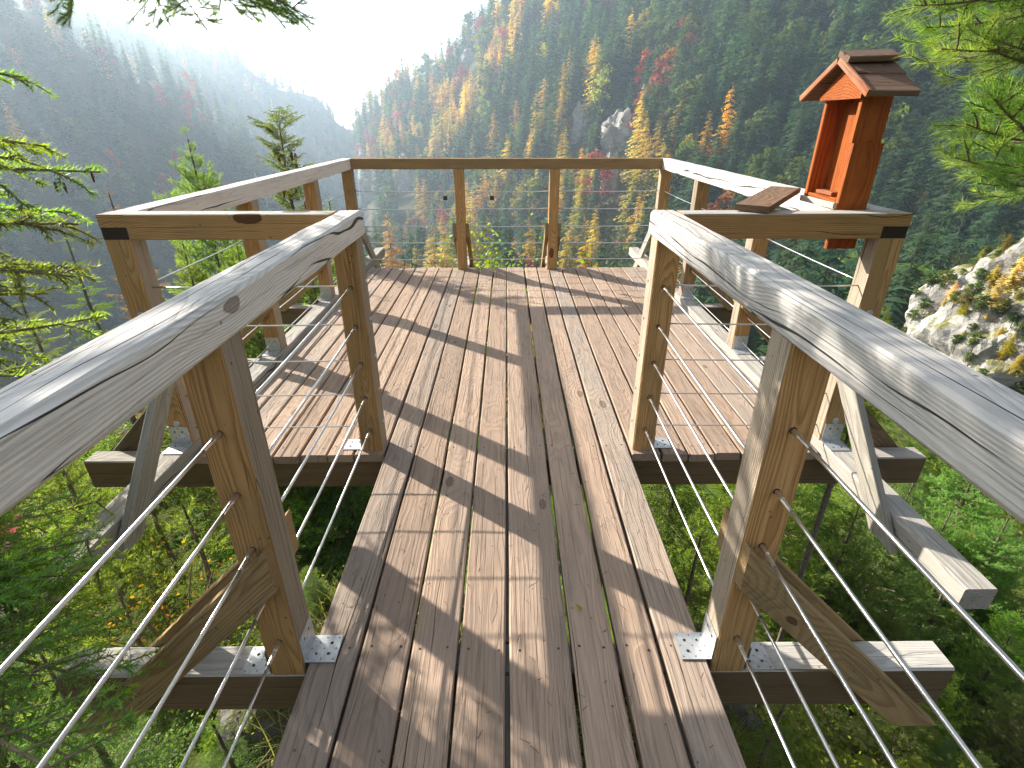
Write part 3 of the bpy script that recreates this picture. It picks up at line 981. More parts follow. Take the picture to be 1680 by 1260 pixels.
def sample(pts, sp, lo=0.0):
    seg = np.linalg.norm(np.diff(pts, axis=0), axis=1); L = seg.sum()
    n = max(2, int(L * (1 - lo) / sp))
    s = np.linspace(lo, 1, n) * L
    cs = np.concatenate([[0], np.cumsum(seg)])
    k = np.clip(np.searchsorted(cs, s) - 1, 0, len(seg) - 1)
    t = ((s - cs[k]) / seg[k])[:, None]
    P = pts[k] * (1 - t) + pts[k + 1] * t
    D = (pts[k + 1] - pts[k]) / seg[k][:, None]
    return P, D, s / L


def spruce_branch(seed, L=1.0, sp=.0035, nl=.017, nw=.0022, side=.055, droop=-.18, hang=-.25, sec=True, r0=.012, dens=1.0):
    rng = np.random.default_rng(seed)
    bag = Bag()
    main = curve_pts(np.zeros(3), np.array([1.0, 0, .12]) / 1.007, L, 9, droop, rng, .12)
    main[-3:, 2] += np.array([.0, .01, .03]) * L
    stem(bag, main, r0, .002)
    twigs = [(main, 0.25, 1.0)]
    n = int(L / side)
    cs = np.linspace(.10, .97, n)
    for i, s in enumerate(cs):
        k = min(int(s * 8), 7)
        p = main[k] + (main[k + 1] - main[k]) * (s * 8 - k)
        d0 = main[k + 1] - main[k]; d0 = d0 / np.linalg.norm(d0)
        for sg in (-1, 1):
            if rng.random() > .93 * dens: continue
            a = np.radians(rng.uniform(42, 66)) * sg
            d = np.array([d0[0] * math.cos(a) - d0[1] * math.sin(a), d0[0] * math.sin(a) + d0[1] * math.cos(a), d0[2] + rng.uniform(-.15, .2)])
            d /= np.linalg.norm(d)
            l = (0.46 * (1 - s) + .085) * L * rng.uniform(.6, 1.12)
            if s < .25: l *= .5 + 2 * s
            tw = curve_pts(p, d, l, 5, hang * rng.uniform(.4, 1.3), rng, .1)
            stem(bag, tw, r0 * .28, .001, sides=3)
            twigs.append((tw, .05 + .4 * (1 - s) * (s < .5), .8))
            if sec and l > .1 * L:
                m = max(2, int(l / (side * 1.0)))
                for u in np.linspace(.25, .92, m):
                    kk = min(int(u * 4), 3)
                    q = tw[kk] + (tw[kk + 1] - tw[kk]) * (u * 4 - kk)
                    dd = tw[kk + 1] - tw[kk]; dd = dd / np.linalg.norm(dd)
                    for sg2 in (-1, 1):
                        if rng.random() > .85 * dens: continue
                        b = np.radians(rng.uniform(38, 60)) * sg2
                        e = np.array([dd[0] * math.cos(b) - dd[1] * math.sin(b), dd[0] * math.sin(b) + dd[1] * math.cos(b), dd[2] + rng.uniform(-.25, .1)])
                        e /= np.linalg.norm(e)
                        l2 = l * (.42 * (1 - u) + .1) * rng.uniform(.7, 1.2)
                        t2 = curve_pts(q, e, l2, 3, hang, rng)
                        stem(bag, t2, .0012, .0007, sides=3)
                        twigs.append((t2, 0.0, .9))
    for tw, lo, tmax in twigs:
        P, D, s = sample(tw, sp, lo)
        needles(bag, P, D, nl, nw, rng, 52, np.clip(s, 0, 1) ** 2 * tmax, .25)
    return bag


def pine_branch(seed, L=1.0, sp=.0016, nl=.055, nw=.0019, side=.13, droop=-.05, r0=.011, bare=.45, upw=.25):
    rng = np.random.default_rng(seed)
    bag = Bag()
    main = curve_pts(np.zeros(3), np.array([1.0, 0, .05]), L, 9, droop, rng, .18)
    main[-3:, 2] += np.array([.01, .03, .06]) * L
    stem(bag, main, r0, .003)
    shoots = [(main, 1 - .22 / max(L, .3))]
    for s in np.arange(.22, .97, side / L):
        k = min(int(s * 8), 7)
        p = main[k] + (main[k + 1] - main[k]) * (s * 8 - k)
        d0 = main[k + 1] - main[k]; d0 = d0 / np.linalg.norm(d0)
        for sg in (-1, 1):
            if rng.random() > .85: continue
            a = np.radians(rng.uniform(35, 65)) * sg
            d = np.array([d0[0] * math.cos(a) - d0[1] * math.sin(a), d0[0] * math.sin(a) + d0[1] * math.cos(a), d0[2] + rng.uniform(-.1, .45)])
            d /= np.linalg.norm(d)
            l = (.40 * (1 - s) + .16) * L * rng.uniform(.6, 1.1)
            tw = curve_pts(p, d, l, 5, upw * rng.uniform(-.6, 1), rng, .15)
            stem(bag, tw, r0 * .4, .0022, sides=4)
            shoots.append((tw, bare))
            for u in np.linspace(.4, .85, max(1, int(l / .12))):
                kk = min(int(u * 4), 3)
                q = tw[kk] + (tw[kk + 1] - tw[kk]) * (u * 4 - kk)
                dd = tw[kk + 1] - tw[kk]; dd = dd / np.linalg.norm(dd)
                b = np.radians(rng.uniform(30, 60)) * rng.choice([-1, 1])
                e = np.array([dd[0] * math.cos(b) - dd[1] * math.sin(b), dd[0] * math.sin(b) + dd[1] * math.cos(b), dd[2] + rng.uniform(-.1, .4)])
                e /= np.linalg.norm(e)
                t2 = curve_pts(q, e, l * rng.uniform(.28, .5), 3, upw, rng)
                stem(bag, t2, .0026, .0018, sides=3)
                shoots.append((t2, .25))
    for tw, lo in shoots:
        P, D, s = sample(tw, sp, lo)
        needles(bag, P, D, nl, nw, rng, 42, s ** 2, .1)
    return bag


def rot_to(direction, roll=0.0):
    x = Vector(direction).normalized()
    upv = Vector((0, 0, 1)) if abs(x.z) < .97 else Vector((0, 1, 0))
    y = upv.cross(x).normalized(); z = x.cross(y)
    return Matrix((x, y, z)).transposed() @ Matrix.Rotation(roll, 3, 'X')


def place_branch(name, me, L, base, tip, parent, roll=0.0):
    base, tip = Vector(base), Vector(tip)
    o = link(name, me, parent)
    o.location = base - (Vector(parent.location) if parent else Vector())
    d = tip - base
    o.rotation_euler = rot_to(d, roll).to_euler()
    k = d.length / L
    o.scale = (k, k, k)
    return o


def tree_crown(bag_list, H, z0, rmax, n, seed, shape=1.0, pitch=(20, -15), L=1.0, per=5, rmin=.12):
    """One crown from many branch copies: whorls up a stem of height H, longest at z0."""
    rng = np.random.default_rng(seed)
    out = Bag()
    arr = [b.arrays() for b in bag_list]
    zs = np.linspace(z0, H * .985, n)
    for i, z in enumerate(zs):
        t = (z - z0) / (H - z0)
        ln = max(rmin, rmax * (1 - t) ** shape) * rng.uniform(.75, 1.15)
        off = rng.uniform(0, 6.28)
        for k in range(per):
            V, T, mi, tip = arr[rng.integers(len(arr))]
            a = off + k * 6.283 / per + rng.uniform(-.35, .35)
            pt = math.radians(np.interp(t, [0, 1], [pitch[1], pitch[0]]) + rng.uniform(-10, 10))
            d = Vector((math.cos(a) * math.cos(pt), math.sin(a) * math.cos(pt), math.sin(pt)))
            Rm = np.array(rot_to(d, rng.uniform(-.3, .3)))
            s = ln / L * rng.uniform(.8, 1.1)
            Vn = V @ (Rm.T * s) + np.array([0, 0, z + rng.uniform(-.5, .5) * (H - z0) / n])
            out.V.append(Vn.astype(np.float32)); out.T.append(T + out.n); out.mi.append(mi); out.tip.append(tip); out.n += len(Vn)
    return out


def trunk_mesh(H, r, seed, top=.008):
    rng = np.random.default_rng(seed)
    n = 9
    t = np.linspace(0, 1, n)
    pts = [Vector((rng.uniform(-.02, .02) * H * .3, rng.uniform(-.02, .02) * H * .3, H * u)) if 0 < u < 1 else Vector((0, 0, H * u)) for u in t]
    V, F = tube_np(pts, list(r * (1 - t) ** .85 + top), 7)
    me = bpy.data.meshes.new('trunk')
    me.from_pydata([tuple(v) for v in V], [], F)
    me.materials.append(M['bark'])
    for p in me.polygons: p.use_smooth = True
    return me


def near_tree(name, trunk, crown, x, y, top, H, rz, label, cat, group=None, lean=(0, 0)):
    """A tree whose tip reaches height top; H is the modelled height, its foot goes into the slope."""
    g = h1(x, y)
    t = empty(name, (x, y, min(g, top - H)), label, cat, group)
    base = t.location.z
    sc = (top - base) / H
    t.rotation_euler = (lean[0], lean[1], rz)
    t.scale = (min(sc, 1.25), min(sc, 1.25), sc)
    a = link('trunk', trunk, t)
    b = link('crown', crown, t)
    return t

SPM, PIM, LAM = [M['spruce'], M['twig']], [M['pine'], M['twig']], [M['larch'], M['twig']]
# close boughs (fine needles)
SP_B = [spruce_branch(100 + k, 1.0, .0019, .019, .0036, .064, dens=.88).mesh('spruce_bough', SPM) for k in range(4)]
SP_Y = [spruce_branch(140 + k, 1.0, .0019, .020, .0036, .07, hang=-.15, dens=.92).mesh('spruce_bough', [M['young_spruce'], M['twig']]) for k in range(3)]
PI_B = [pine_branch(200 + k, 1.0, .0016, .058, .0030, .09, bare=.35).mesh('pine_bough', [M['pine_close'], M['twig']]) for k in range(4)]
PI_S = [pine_branch(230 + k, 1.0, .0010, .050, .0024, .075, bare=.3, upw=.1).mesh('pine_bough', PIM) for k in range(3)]

# spruce standing just outside the frame, boughs reaching in ------------------------------
def bough_tree(name, x, y, top, r, label, cat, H=None):
    g = h1(x, y)
    t = empty(name, (x, y, g - .2), label, cat)
    tm = trunk_mesh(top - g + .2, r, int(abs(x * 100)))
    link('trunk', tm, t)
    return t


cone_bm = bmesh.new()
bmesh.ops.create_uvsphere(cone_bm, u_segments=8, v_segments=8, radius=1.0)
for v in cone_bm.verts:
    v.co.z *= 1.0
    f = 1 + .18 * math.sin(v.co.z * 18)
    v.co.x *= .27 * f; v.co.y *= .27 * f
CONE = bpy.data.meshes.new('cone'); cone_bm.to_mesh(CONE); cone_bm.free(); CONE.materials.append(M['cone'])

ls = bough_tree('spruce_tree', -4.1, 1.25, 5.5, .13, 'tall spruce whose long needle boughs reach in beside the gangway, seen only as boughs', 'tree')
spec = [  # tip pixel, tip Y, height of the base above the tip, base drift, mesh, roll
    ((88, 205), 2.45, .10, 0, 0, .1), ((60, 250), 2.6, .05, .1, 1, -.2), ((162, 283), 2.50, .05, 0, 2, .3), ((120, 330), 2.7, .06, .15, 3, .0),
    ((150, 352), 2.30, -.02, -.1, 0, -.3), ((142, 395), 2.25, .08, -.05, 1, .2), ((105, 420), 2.15, .12, .1, 2, -.15),
    ((70, 480), 2.2, .08, -.1, 3, .3), ((165, 520), 2.5, -.25, .1, 2, .1), ((85, 565), 2.2, .1, 0, 0, .25), ((32, 100), 2.4, .08, 0, 3, 0.1)]
for (px, py), Y, dz, dy, k, rl in spec:
    tip = at(px, py, Y)
    base = Vector((-4.05 + dy, 1.3 + dy, tip.z + dz + .15))
    L = (tip - base).length
    if L > 2.0:
        base = tip + (base - tip) * (2.0 / L)
    place_branch('bough', SP_B[k], 1.0, base, tip, ls, rl)
# cones hanging under the cone-bearing bough
for (px, py) in ((152, 290), (107, 308), (92, 306)):
    p = at(px, py, 2.5)
    c = link('cone', CONE, ls); c.location = p - ls.location; c.scale = (.020, .020, .024)
for i in range(3):  # boughs out of the frame, higher and lower on the same trunk
    a = random.uniform(1.9, 4.4)
    zz = random.uniform(-2.0, 4.6)
    ln = random.uniform(.9, 1.6)
    place_branch('bough', SP_B[i % 4], 1.0, (-4.08, 1.25, zz), (-4.08 + ln * math.cos(a), 1.25 + ln * math.sin(a), zz - .15), ls, random.uniform(-.3, .3))

# young spruce low down beside the gangway, its bright boughs crossing the beam ends
lo = bough_tree('young_spruce', -2.55, 1.0, .35, .05, 'young bright green spruce pressing against the outer end of the gangway cross beam', 'tree')
for (px, py), Y, dz, k, rl in [((140, 905), 1.15, .1, 0, .2), ((70, 890), 1.3, .12, 1, -.1), ((110, 945), 1.1, .05, 2, .3), ((45, 985), 1.0, .08, 0, .1), ((120, 985), 1.05, .1, 2, .1), ((250, 1075), .98, .05, 1, -.1),
                               ((90, 1060), .85, .12, 0, .1), ((165, 1180), .72, .1, 1, .2), ((190, 1230), .6, .0, 3, -.1), ((170, 845), 1.6, .1, 2, .15), ((30, 790), 1.6, .1, 1, .1), ((120, 735), 2.1, .1, 2, .2)]:
    tip = at(px, py, Y)
    if tip.z > -.05 and abs(tip.x) < 1.7 and tip.y > 2.1: tip.z = -.15
    base = Vector((-2.55, 1.1, min(tip.z + dz, .2)))
    L = (tip - base).length
    if L > 1.25: base = tip + (base - tip) * (1.25 / L)
    if L < .8: base = tip + (base - tip) * (.8 / L)
    place_branch('bough', SP_Y[k % 3], 1.0, base, tip, lo, rl)

# pine overhead ---------------------------------------------------------------------
po = bough_tree('pine_tree', -6.6, 4.0, 7.5, .14, 'tall pine whose thin needle sprays hang into the top of the view against white sky', 'tree')
for (b, t_, Y, k, rl, kk) in [((215, -75), (512, 18), 2.40, 0, .2, 1), ((225, -120), (455, 40), 2.46, 1, -.4, 1), ((230, -120), (345, 58), 2.5, 2, .3, 1), ((215, -110), (268, 60), 2.6, 0, .9, 1),
                              ((250, -130), (420, 5), 2.35, 1, .5, 1), ((110, -130), (126, 44), 2.4, 2, 1.0, 1), ((300, -110), (495, 40), 2.5, 2, -.8, 1), ((280, -120), (380, 40), 2.3, 0, .1, 1), ((200, -100), (310, 25), 2.45, 1, .7, 1), ((330, -100), (500, -5), 2.3, 0, .6, 1)]:
    place_branch('bough', PI_S[k], 1.0, at(b[0], b[1], Y + .15), at(t_[0], t_[1], Y), po, rl)
place_branch('limb', PI_B[3], 1.0, (-6.5, 4.0, 3.9), at(215, -95, 2.55), po, 0)
for (a, b, k) in [((-2.6, 4.4, 3.5), (-1.75, 3.55, 2.95), 0), ((-2.4, 4.3, 3.6), (-1.35, 3.25, 3.05), 1), ((-2.9, 4.0, 3.4), (-2.0, 2.9, 2.9), 2), ((-2.5, 4.6, 3.9), (-1.3, 3.7, 3.45), 3), ((-2.2, 3.6, 3.4), (-1.6, 2.6, 2.9), 1)]:
    place_branch('bough', PI_B[k], 1.0, a, b, po, random.uniform(-.5, .5))
place_branch('limb', PI_B[1], 1.0, (-6.5, 4.0, 4.6), (-2.3, 4.1, 3.5), po, 0)

# pine at the other side, close ------------------------------------------------------
pb = bough_tree('pine_tree', 4.3, 1.2, 4.5, .11, 'pine with long bright needles leaning in beyond the red wooden box', 'tree')
for (b, t_, Y, k, rl) in [((1800, -40), (1520, 22), 1.62, 0, .3), ((1850, 10), (1600, -10), 1.5, 1, -.2), ((1900, 70), (1590, 82), 1.45, 3, .4), ((1880, 130), (1620, 110), 1.5, 0, -.3),
                          ((1900, 150), (1690, 60), 1.4, 1, .2), ((1880, 320), (1578, 185), 1.62, 2, -.15), ((1900, 330), (1640, 265), 1.55, 1, .3), ((1950, 380), (1690, 300), 1.45, 0, .1), ((1900, 230), (1680, 180), 1.7, 2, .2),
                          ((1850, 0), (1560, 40), 1.7, 3, .5), ((1880, 260), (1600, 225), 1.75, 0, .2), ((1860, 280), (1625, 330), 1.6, 3, -.2), ((1830, -60), (1640, 40), 1.8, 2, .9)]:
    place_branch('bough', PI_B[k], 1.0, at(b[0], b[1], Y + .15), at(t_[0], t_[1], Y), pb, rl)

# ------------------------------------------------------------------ trees a few metres off
sp_c = [spruce_branch(300 + k, 1.0, .013, .046, .019, .10, -.22, -.2, True, .011) for k in range(3)]
pi_c = [pine_branch(330 + k, 1.0, .0055, .085, .011, .15, bare=.2) for k in range(3)]
la_c = [spruce_branch(360 + k, 1.0, .016, .035, .013, .11, -.12, -.45, True, .011) for k in range(2)]

SPRUCE_T, SPRUCE_C = trunk_mesh(6, .055, 1), [tree_crown(sp_c, 6, .5, 1.35, 22, 41 + k, .85).mesh('crown', SPM) for k in range(2)]
PINE_T, PINE_C = trunk_mesh(6, .055, 2), [tree_crown(pi_c, 6, 1.2, 1.4, 17, 51 + k, .6, (55, 8), per=6).mesh('crown', PIM) for k in range(3)]
LARCH_T, LARCH_C = trunk_mesh(6, .07, 3), [tree_crown(la_c, 6, .9, 1.2, 17, 61, .8, (35, 5)).mesh('crown', LAM)]
# spruce carrying cones has an open top
CONE_C = tree_crown(sp_c, 6, .5, 1.05, 34, 71, .85, (40, -12), per=7, rmin=.36).mesh('crown', SPM)


def tip_tree(kind, px, py, Y, H, rz, name, label, cat='tree', group=None, v=0):
    p = at(px, py, Y)
    tm, cm = {'spruce': (SPRUCE_T, SPRUCE_C[v % 2]), 'pine': (PINE_T, PINE_C[v % 3]), 'larch': (LARCH_T, LARCH_C[0]), 'coned': (SPRUCE_T, CONE_C)}[kind]
    g = h1(p.x, p.y)
    t = empty(name, (p.x, p.y, p.z - H), label, cat, group)
    s = H / 6.0
    t.scale = (s, s, s); t.rotation_euler = (0, 0, rz)
    a = link('trunk', tm, t); b = link('crown', cm, t)
    if p.z - H > g:      # its stem goes on down to the slope
        low = tube('lower_trunk', [(0, 0, (g - p.z + H) / s - .5), (0, 0, .02)], .10, M['bark'], None, 7)
        low.parent = t
    return t


tip_tree('pine', 308, 228, 7.0, 5.2, .3, 'pine_tree', 'small pine standing before the hazy slope just outside the platform handrail')
ct = tip_tree('coned', 458, 203, 6.6, 5.4, 1.2, 'spruce_tree', 'slim spruce hung with brown cones rising behind the platform handrail')
for i in range(26):
    a = random.uniform(0, 6.28); z = random.uniform(4.7, 5.75); r = (6 - z) * .42 * random.uniform(.5, 1.0) + .03
    c = link('cone', CONE, ct); c.location = (r * math.cos(a), r * math.sin(a), z - .06); c.scale = (.062, .062, .062)
tip_tree('larch', 178, 316, 10.0, 6.0, .5, 'larch_tree', 'golden larch tip showing just above the corner of the platform handrail')
tip_tree('larch', 205, 430, 7.6, 5.0, 2.2, 'larch_tree', 'pale yellow larch between the corner post and the spruce boughs')
tip_tree('pine', 385, 385, 5.6, 5.0, 1.4, 'pine_tree', 'bushy green pine seen under the platform handrail behind the cables', v=1)
tip_tree('pine', 300, 400, 6.4, 5.0, 2.4, 'pine_tree', 'pale green pine close behind the platform corner post', v=2)
tip_tree('spruce', 500, 375, 5.4, 4.6, .4, 'spruce_tree', 'dark spruce beside the coned spruce, low behind the handrail posts')
tip_tree('pine', 540, 330, 7.4, 4.6, .9, 'pine_tree', 'pine crown peeping between the corner post and the coned spruce', v=1)
tip_tree('spruce', 110, 395, 6.5, 6.0, .7, 'spruce_tree', 'dark green spruce behind the overhanging boughs, before the misty slope')
tip_tree('spruce', 15, 445, 8.5, 6.5, 2.7, 'spruce_tree', 'deep green spruce at the picture edge behind the overhanging boughs', v=1)
tip_tree('pine', 1457, 508, 3.2, 1.3, .2, 'pine_tree', 'small pine tip peeping up beside the corner post under the red box', v=2)
tip_tree('spruce', 1400, 470, 6.5, 4.6, 1.2, 'spruce_tree', 'dark spruce low behind the cables below the red box')

low = [  # crowns below the platform: species, tip pixel, tip distance, modelled height, label
    ('pine', 1500, 790, 6.4, 5.2, 'light green pine crown just beyond the end of the pale edge beam'),
    ('pine', 1620, 735, 8.0, 5.6, 'pine crown under the handrail, nearest the foot of the pale cliff'),
    ('pine', 1410, 830, 6.0, 5.0, 'pine crown between the two grey diagonal braces'),
    ('pine', 1655, 850, 7.0, 5.6, 'broad pale pine crown at the picture edge under the handrail'),
    ('pine', 1345, 880, 6.4, 5.0, 'pine crown showing through between the post and the diagonal brace'),
    ('pine', 1570, 930, 6.4, 5.2, 'open pine crown above the end of the gangway cross beam'),
    ('pine', 1470, 1000, 5.4, 4.8, 'shaded pine crown behind the gangway cross beam'),
    ('pine', 1660, 1040, 5.0, 4.8, 'pine crown in the corner beyond the gangway cross beam'),
    ('pine', 1560, 1110, 4.4, 4.2, 'pine crown low in the corner below the gangway cables'),
    ('pine', 1560, 840, 7.4, 5.6, 'farther pine crown seen over the other pines below'),
    ('spruce', 1290, 1150, 1.25, 2.6, 'dark green spruce low under the gangway brace'),
    ('spruce', 1150, 880, 1.9, 3.0, 'shaded spruce between gangway and platform'),
    ('spruce', 480, 900, 2.1, 3.2, 'spruce growing under the gap between gangway and platform'),
    ('spruce', 300, 830, 2.5, 3.6, 'bright spruce crown behind the grey diagonal brace'),
    ('spruce', 350, 1190, 1.15, 2.6, 'bushy spruce below the gangway cross beam'),
    ('spruce', 60, 1060, 1.5, 3.0, 'spruce crown in the bottom corner below the steel cables'),
    ('spruce', 190, 960, 2.2, 3.2, 'spruce crown under the end of the edge beam'),
    ('pine', 80, 720, 3.2, 4.0, 'pine crown among the spruces outside the platform'),
    ('spruce', 30, 640, 4.6, 4.5, 'spruce crown outside the platform level with its cross beams'),
    ('pine', 455, 545, 5.6, 4.5, 'pine crown outside the platform under the cable fence'),
    ('spruce', 230, 780, 3.4, 4.2, 'spruce crown beside the platform edge beam'),
    ('pine', 585, 470, 7.4, 5.0, 'pine crown beyond the far corner brace'),
    ('spruce', 1150, 520, 7.0, 4.8, 'spruce crown beyond the far corner brace on the box side'),
    ('pine', 1300, 610, 5.0, 4.2, 'pine crown under the cable fence beside the red box post'),
]
for i, (k, px, py, Y, H, lab) in enumerate(low):
    tm, cm = (PINE_T, PINE_C[i % 3]) if k == 'pine' else (SPRUCE_T, SPRUCE_C[i % 2])
    p = at(px, py, Y)
    t = empty(k + '_tree', (p.x, p.y, p.z - H), lab, 'tree')
    s = H / 6
    t.scale = (s * 1.25, s * 1.25, s); t.rotation_euler = (0, 0, i * 1.3)
    link('trunk', tm, t); link('crown', cm, t)


# broad-leaved bushes ---------------------------------------------------------------
def bush_mesh(seed, n, h, r, leaf, nstem=9):
    rng = np.random.default_rng(seed)
    bag, st = Bag(), Bag()
    for k in range(nstem):
        a = rng.uniform(0, 6.28); rr = r * rng.uniform(.2, 1)
        end = np.array([rr * math.cos(a), rr * math.sin(a), h * rng.uniform(.6, 1)])
        pts = curve_pts(np.zeros(3), end / np.linalg.norm(end), np.linalg.norm(end), 7, -.12, rng, .2)
        stem(st, pts, .010 * h, .002, 0)
        P, D, s = sample(pts, h / (n / nstem), .3)
        P = P + rng.normal(size=P.shape) * .10 * h * s[:, None]
        m = len(P)
        nrm = rng.normal(size=(m, 3)) + np.array([0, 0, .9]); nrm /= np.linalg.norm(nrm, axis=1, keepdims=True)
        u = perp(nrm, rng); v = np.cross(nrm, u)
        l = leaf * rng.uniform(.6, 1.2, m)[:, None]
        V = np.empty((m, 4, 3)); V[:, 0] = P - u * l; V[:, 1] = P - v * l * .55; V[:, 2] = P + u * l; V[:, 3] = P + v * l * .55
        T = np.arange(m)[:, None, None] * 4 + np.array([[0, 1, 2], [0, 2, 3]])
        bag.add(V.reshape(-1, 3), T.reshape(-1, 3), 0)
    return bag, st


def bush(name, loc, seed, n, h, r, leaf, mat, label, cat='bush'):
    bag, st = bush_mesh(seed, n, h, r, leaf)
    t = empty(name, loc, label, cat)
    link('foliage', bag.mesh('foliage', [mat]), t)
    link('stems', st.mesh('stems', [M['twig']]), t)
    return t


p = at(235, 880, 2.3)
bush('yellow_leaved_bush', (p.x, p.y, p.z - 1.15), 1, 700, 1.2, .42, .014, M['leaf_yellow'], 'bush with yellow autumn leaves growing under the diagonal brace', 'bush')
p = at(800, 372, 8.6)
bush('broadleaf_tree', (p.x, p.y, p.z - 2.7), 2, 7000, 2.8, .62, .038, M['leaf_green'], 'bright green broadleaf treetop seen between the two far posts', 'tree')
p = at(967, 424, 8.2)
bush('broadleaf_sapling', (p.x, p.y, p.z - 1.2), 3, 500, 1.25, .4, .045, M['leaf_green'], 'small bright green sapling tip just above the far edge of the planks', 'sapling')
p = at(612, 432, 7.2)
bush('broadleaf_sapling', (p.x, p.y, p.z - 1.2), 4, 400, 1.2, .3, .04, M['leaf_green'], 'small green sapling tip under the far corner brace in the haze', 'sapling')

# grass, moss and stones on the ground at the start of the gangway ------------------------
def grass_mesh(n, seed):
    rng = np.random.default_rng(seed)
    P = []
    while len(P) < n:
        x, y = rng.uniform(-2.1, 2.1), rng.uniform(-.2, 2.9)
        c = fbm(np.array([x * 3.1]), np.array([y * 3.1]), 2)[0]
        if c + rng.uniform(-.2, .2) > -.05: P.append((x, y))
    P = np.array(P); z = height(P[:, 0], P[:, 1])
    n = len(P)
    base = np.column_stack([P, z - .01])
    a = rng.uniform(0, 6.28, n); out = rng.uniform(.25, 1.1, n)
    L = rng.uniform(.10, .30, n)
    d = np.column_stack([np.cos(a) * out, np.sin(a) * out, np.ones(n)]); d /= np.linalg.norm(d, axis=1, keepdims=True)
    s = np.column_stack([-np.sin(a), np.cos(a), np.zeros(n)]) * .0024
    mid = base + d * L[:, None] * .55
    tip = base + d * L[:, None] + np.array([0, 0, -1.0]) * (L * out * .35)[:, None] + np.column_stack([np.cos(a), np.sin(a), 0 * a]) * (L * .2)[:, None]
    V = np.stack([base - s, base + s, mid - s * .8, mid + s * .8, tip], 1).reshape(-1, 3)
    T = (np.arange(n)[:, None, None] * 5 + np.array([[0, 1, 3], [0, 3, 2], [2, 3, 4]])).reshape(-1, 3)
    return mesh_np('grass', V, T, [M['grass']])


tag(link('grass', grass_mesh(15000, 4)), 'tufts of long yellow-green grass on the bank below the gangway', None, None, 'stuff')


def boulder(name, loc, size, seed, label, cat, parent=None, sub=4, amp=.35, mat='rock', group=None):
    bm = bmesh.new()
    bmesh.ops.create_icosphere(bm, subdivisions=sub, radius=1.0)
    rng = random.Random(seed)
    o3 = Vector((rng.uniform(0, 50), rng.uniform(0, 50), rng.uniform(0, 50)))
    from mathutils import noise as mn
    for v in bm.verts:
        q = v.co * 1.2 + o3
        k = mn.fractal(q, .9, 2.1, 6) * amp
        cell = mn.voronoi(v.co * 1.7 + o3)[0]
        k += (cell[1] - cell[0]) * amp * .6
        v.co = v.co * (1 + k)
        v.co = Vector((v.co.x * size[0], v.co.y * size[1], v.co.z * size[2]))
    me = bpy.data.meshes.new(name)
    bm.to_mesh(me); bm.free()
    me.materials.append(M[mat])
    o = link(name, me, parent)
    o.location = loc
    if label: tag(o, label, cat, group)
    return o


for i, (x, y, s, lab) in enumerate([(-.70, 2.55, .55, 'mossy boulder under the gap between gangway and platform'), (-1.0, 1.5, .22, 'small mossy stone on the grassy bank below the cables'),
                                    (.95, 1.75, .36, 'dark boulder in the shade between gangway and platform'), (.95, .75, .26, 'shaded stone beside the gangway below the brace')]):
    boulder('boulder', (x, y, h1(x, y) - s * .2), (s * 1.1, s, s * .8), 20 + i, lab, 'boulder', sub=3, mat='mossy')

# pale rock cliff with larches beyond the handrail ------------------------------------------
cp = at(1690, 560, 34.0)
cl = boulder('rock_cliff', (cp.x + 3.0, cp.y, cp.z - 1.7), (9.6, 7.2, 8.8), 77, 'pale limestone cliff with patches of yellowing scrub beyond the handrail', 'cliff', sub=6, amp=.24)


# ------------------------------------------------------------------ forest trees (unit height)
def far_conifer(seed, whorls, per, rad, droop, z0, mat, shape=.85, irregular=.25, thick=.055, nseg=4, name='far_tree'):
    rng = np.random.default_rng(seed)
    bag = Bag()
    for i in range(whorls):
        t = (i + rng.uniform(-.3, .3)) / (whorls - 1); t = min(max(t, 0), 1)
        z = z0 + (1 - z0) * t * .985
        zj = (1 - z0) / whorls
        ln = rad * ((1 - t) ** shape) * 1.0 + .012
        off = rng.uniform(0, 6.28)
        for k in range(per if t < .8 else max(4, per - 2)):
            if rng.random() < irregular * .5: continue
            a = off + 6.283 * k / per + rng.uniform(-.3, .3)
            l = ln * rng.uniform(1 - irregular * 1.6, 1.12)
            ux = np.array([math.cos(a), math.sin(a), 0]); vx = np.array([-math.sin(a), math.cos(a), 0])
            dr = droop * rng.uniform(.5, 1.4); hj = rng.uniform(-.6, .6) * zj
            for s in range(nseg):      # little flat sprays along the bough, both sides
                u = (s + .55) / nseg
                c = ux * l * u + np.array([0, 0, z + hj - dr * l * u * u + rng.uniform(-.004, .004)])
                w = thick * (1 - .45 * u) * rng.uniform(.6, 1.2) * (.5 + .5 * (1 - t)) + .006
                tipd = ux * l / nseg * .95 + np.array([0, 0, -dr * l / nseg])
                for sg in (-1, 1):
                    q = vx * sg * w + ux * w * .35 + np.array([0, 0, -w * rng.uniform(.1, .75)])
                    bag.add([c - tipd * .35, c + tipd * .65, c + q], [(0, 1, 2)], 0)
    V, F = tube_np([Vector((0, 0, -.1)), Vector((0, 0, .5)), Vector((0, 0, 1))], [.011, .007, .001], 4)
    T = []
    for f in F: T += [(f[0], f[1], f[2]), (f[0], f[2], f[3])]
    bag.add([tuple(v) for v in V], T, 1)
    return bag.mesh(name, [mat, M['bark']])


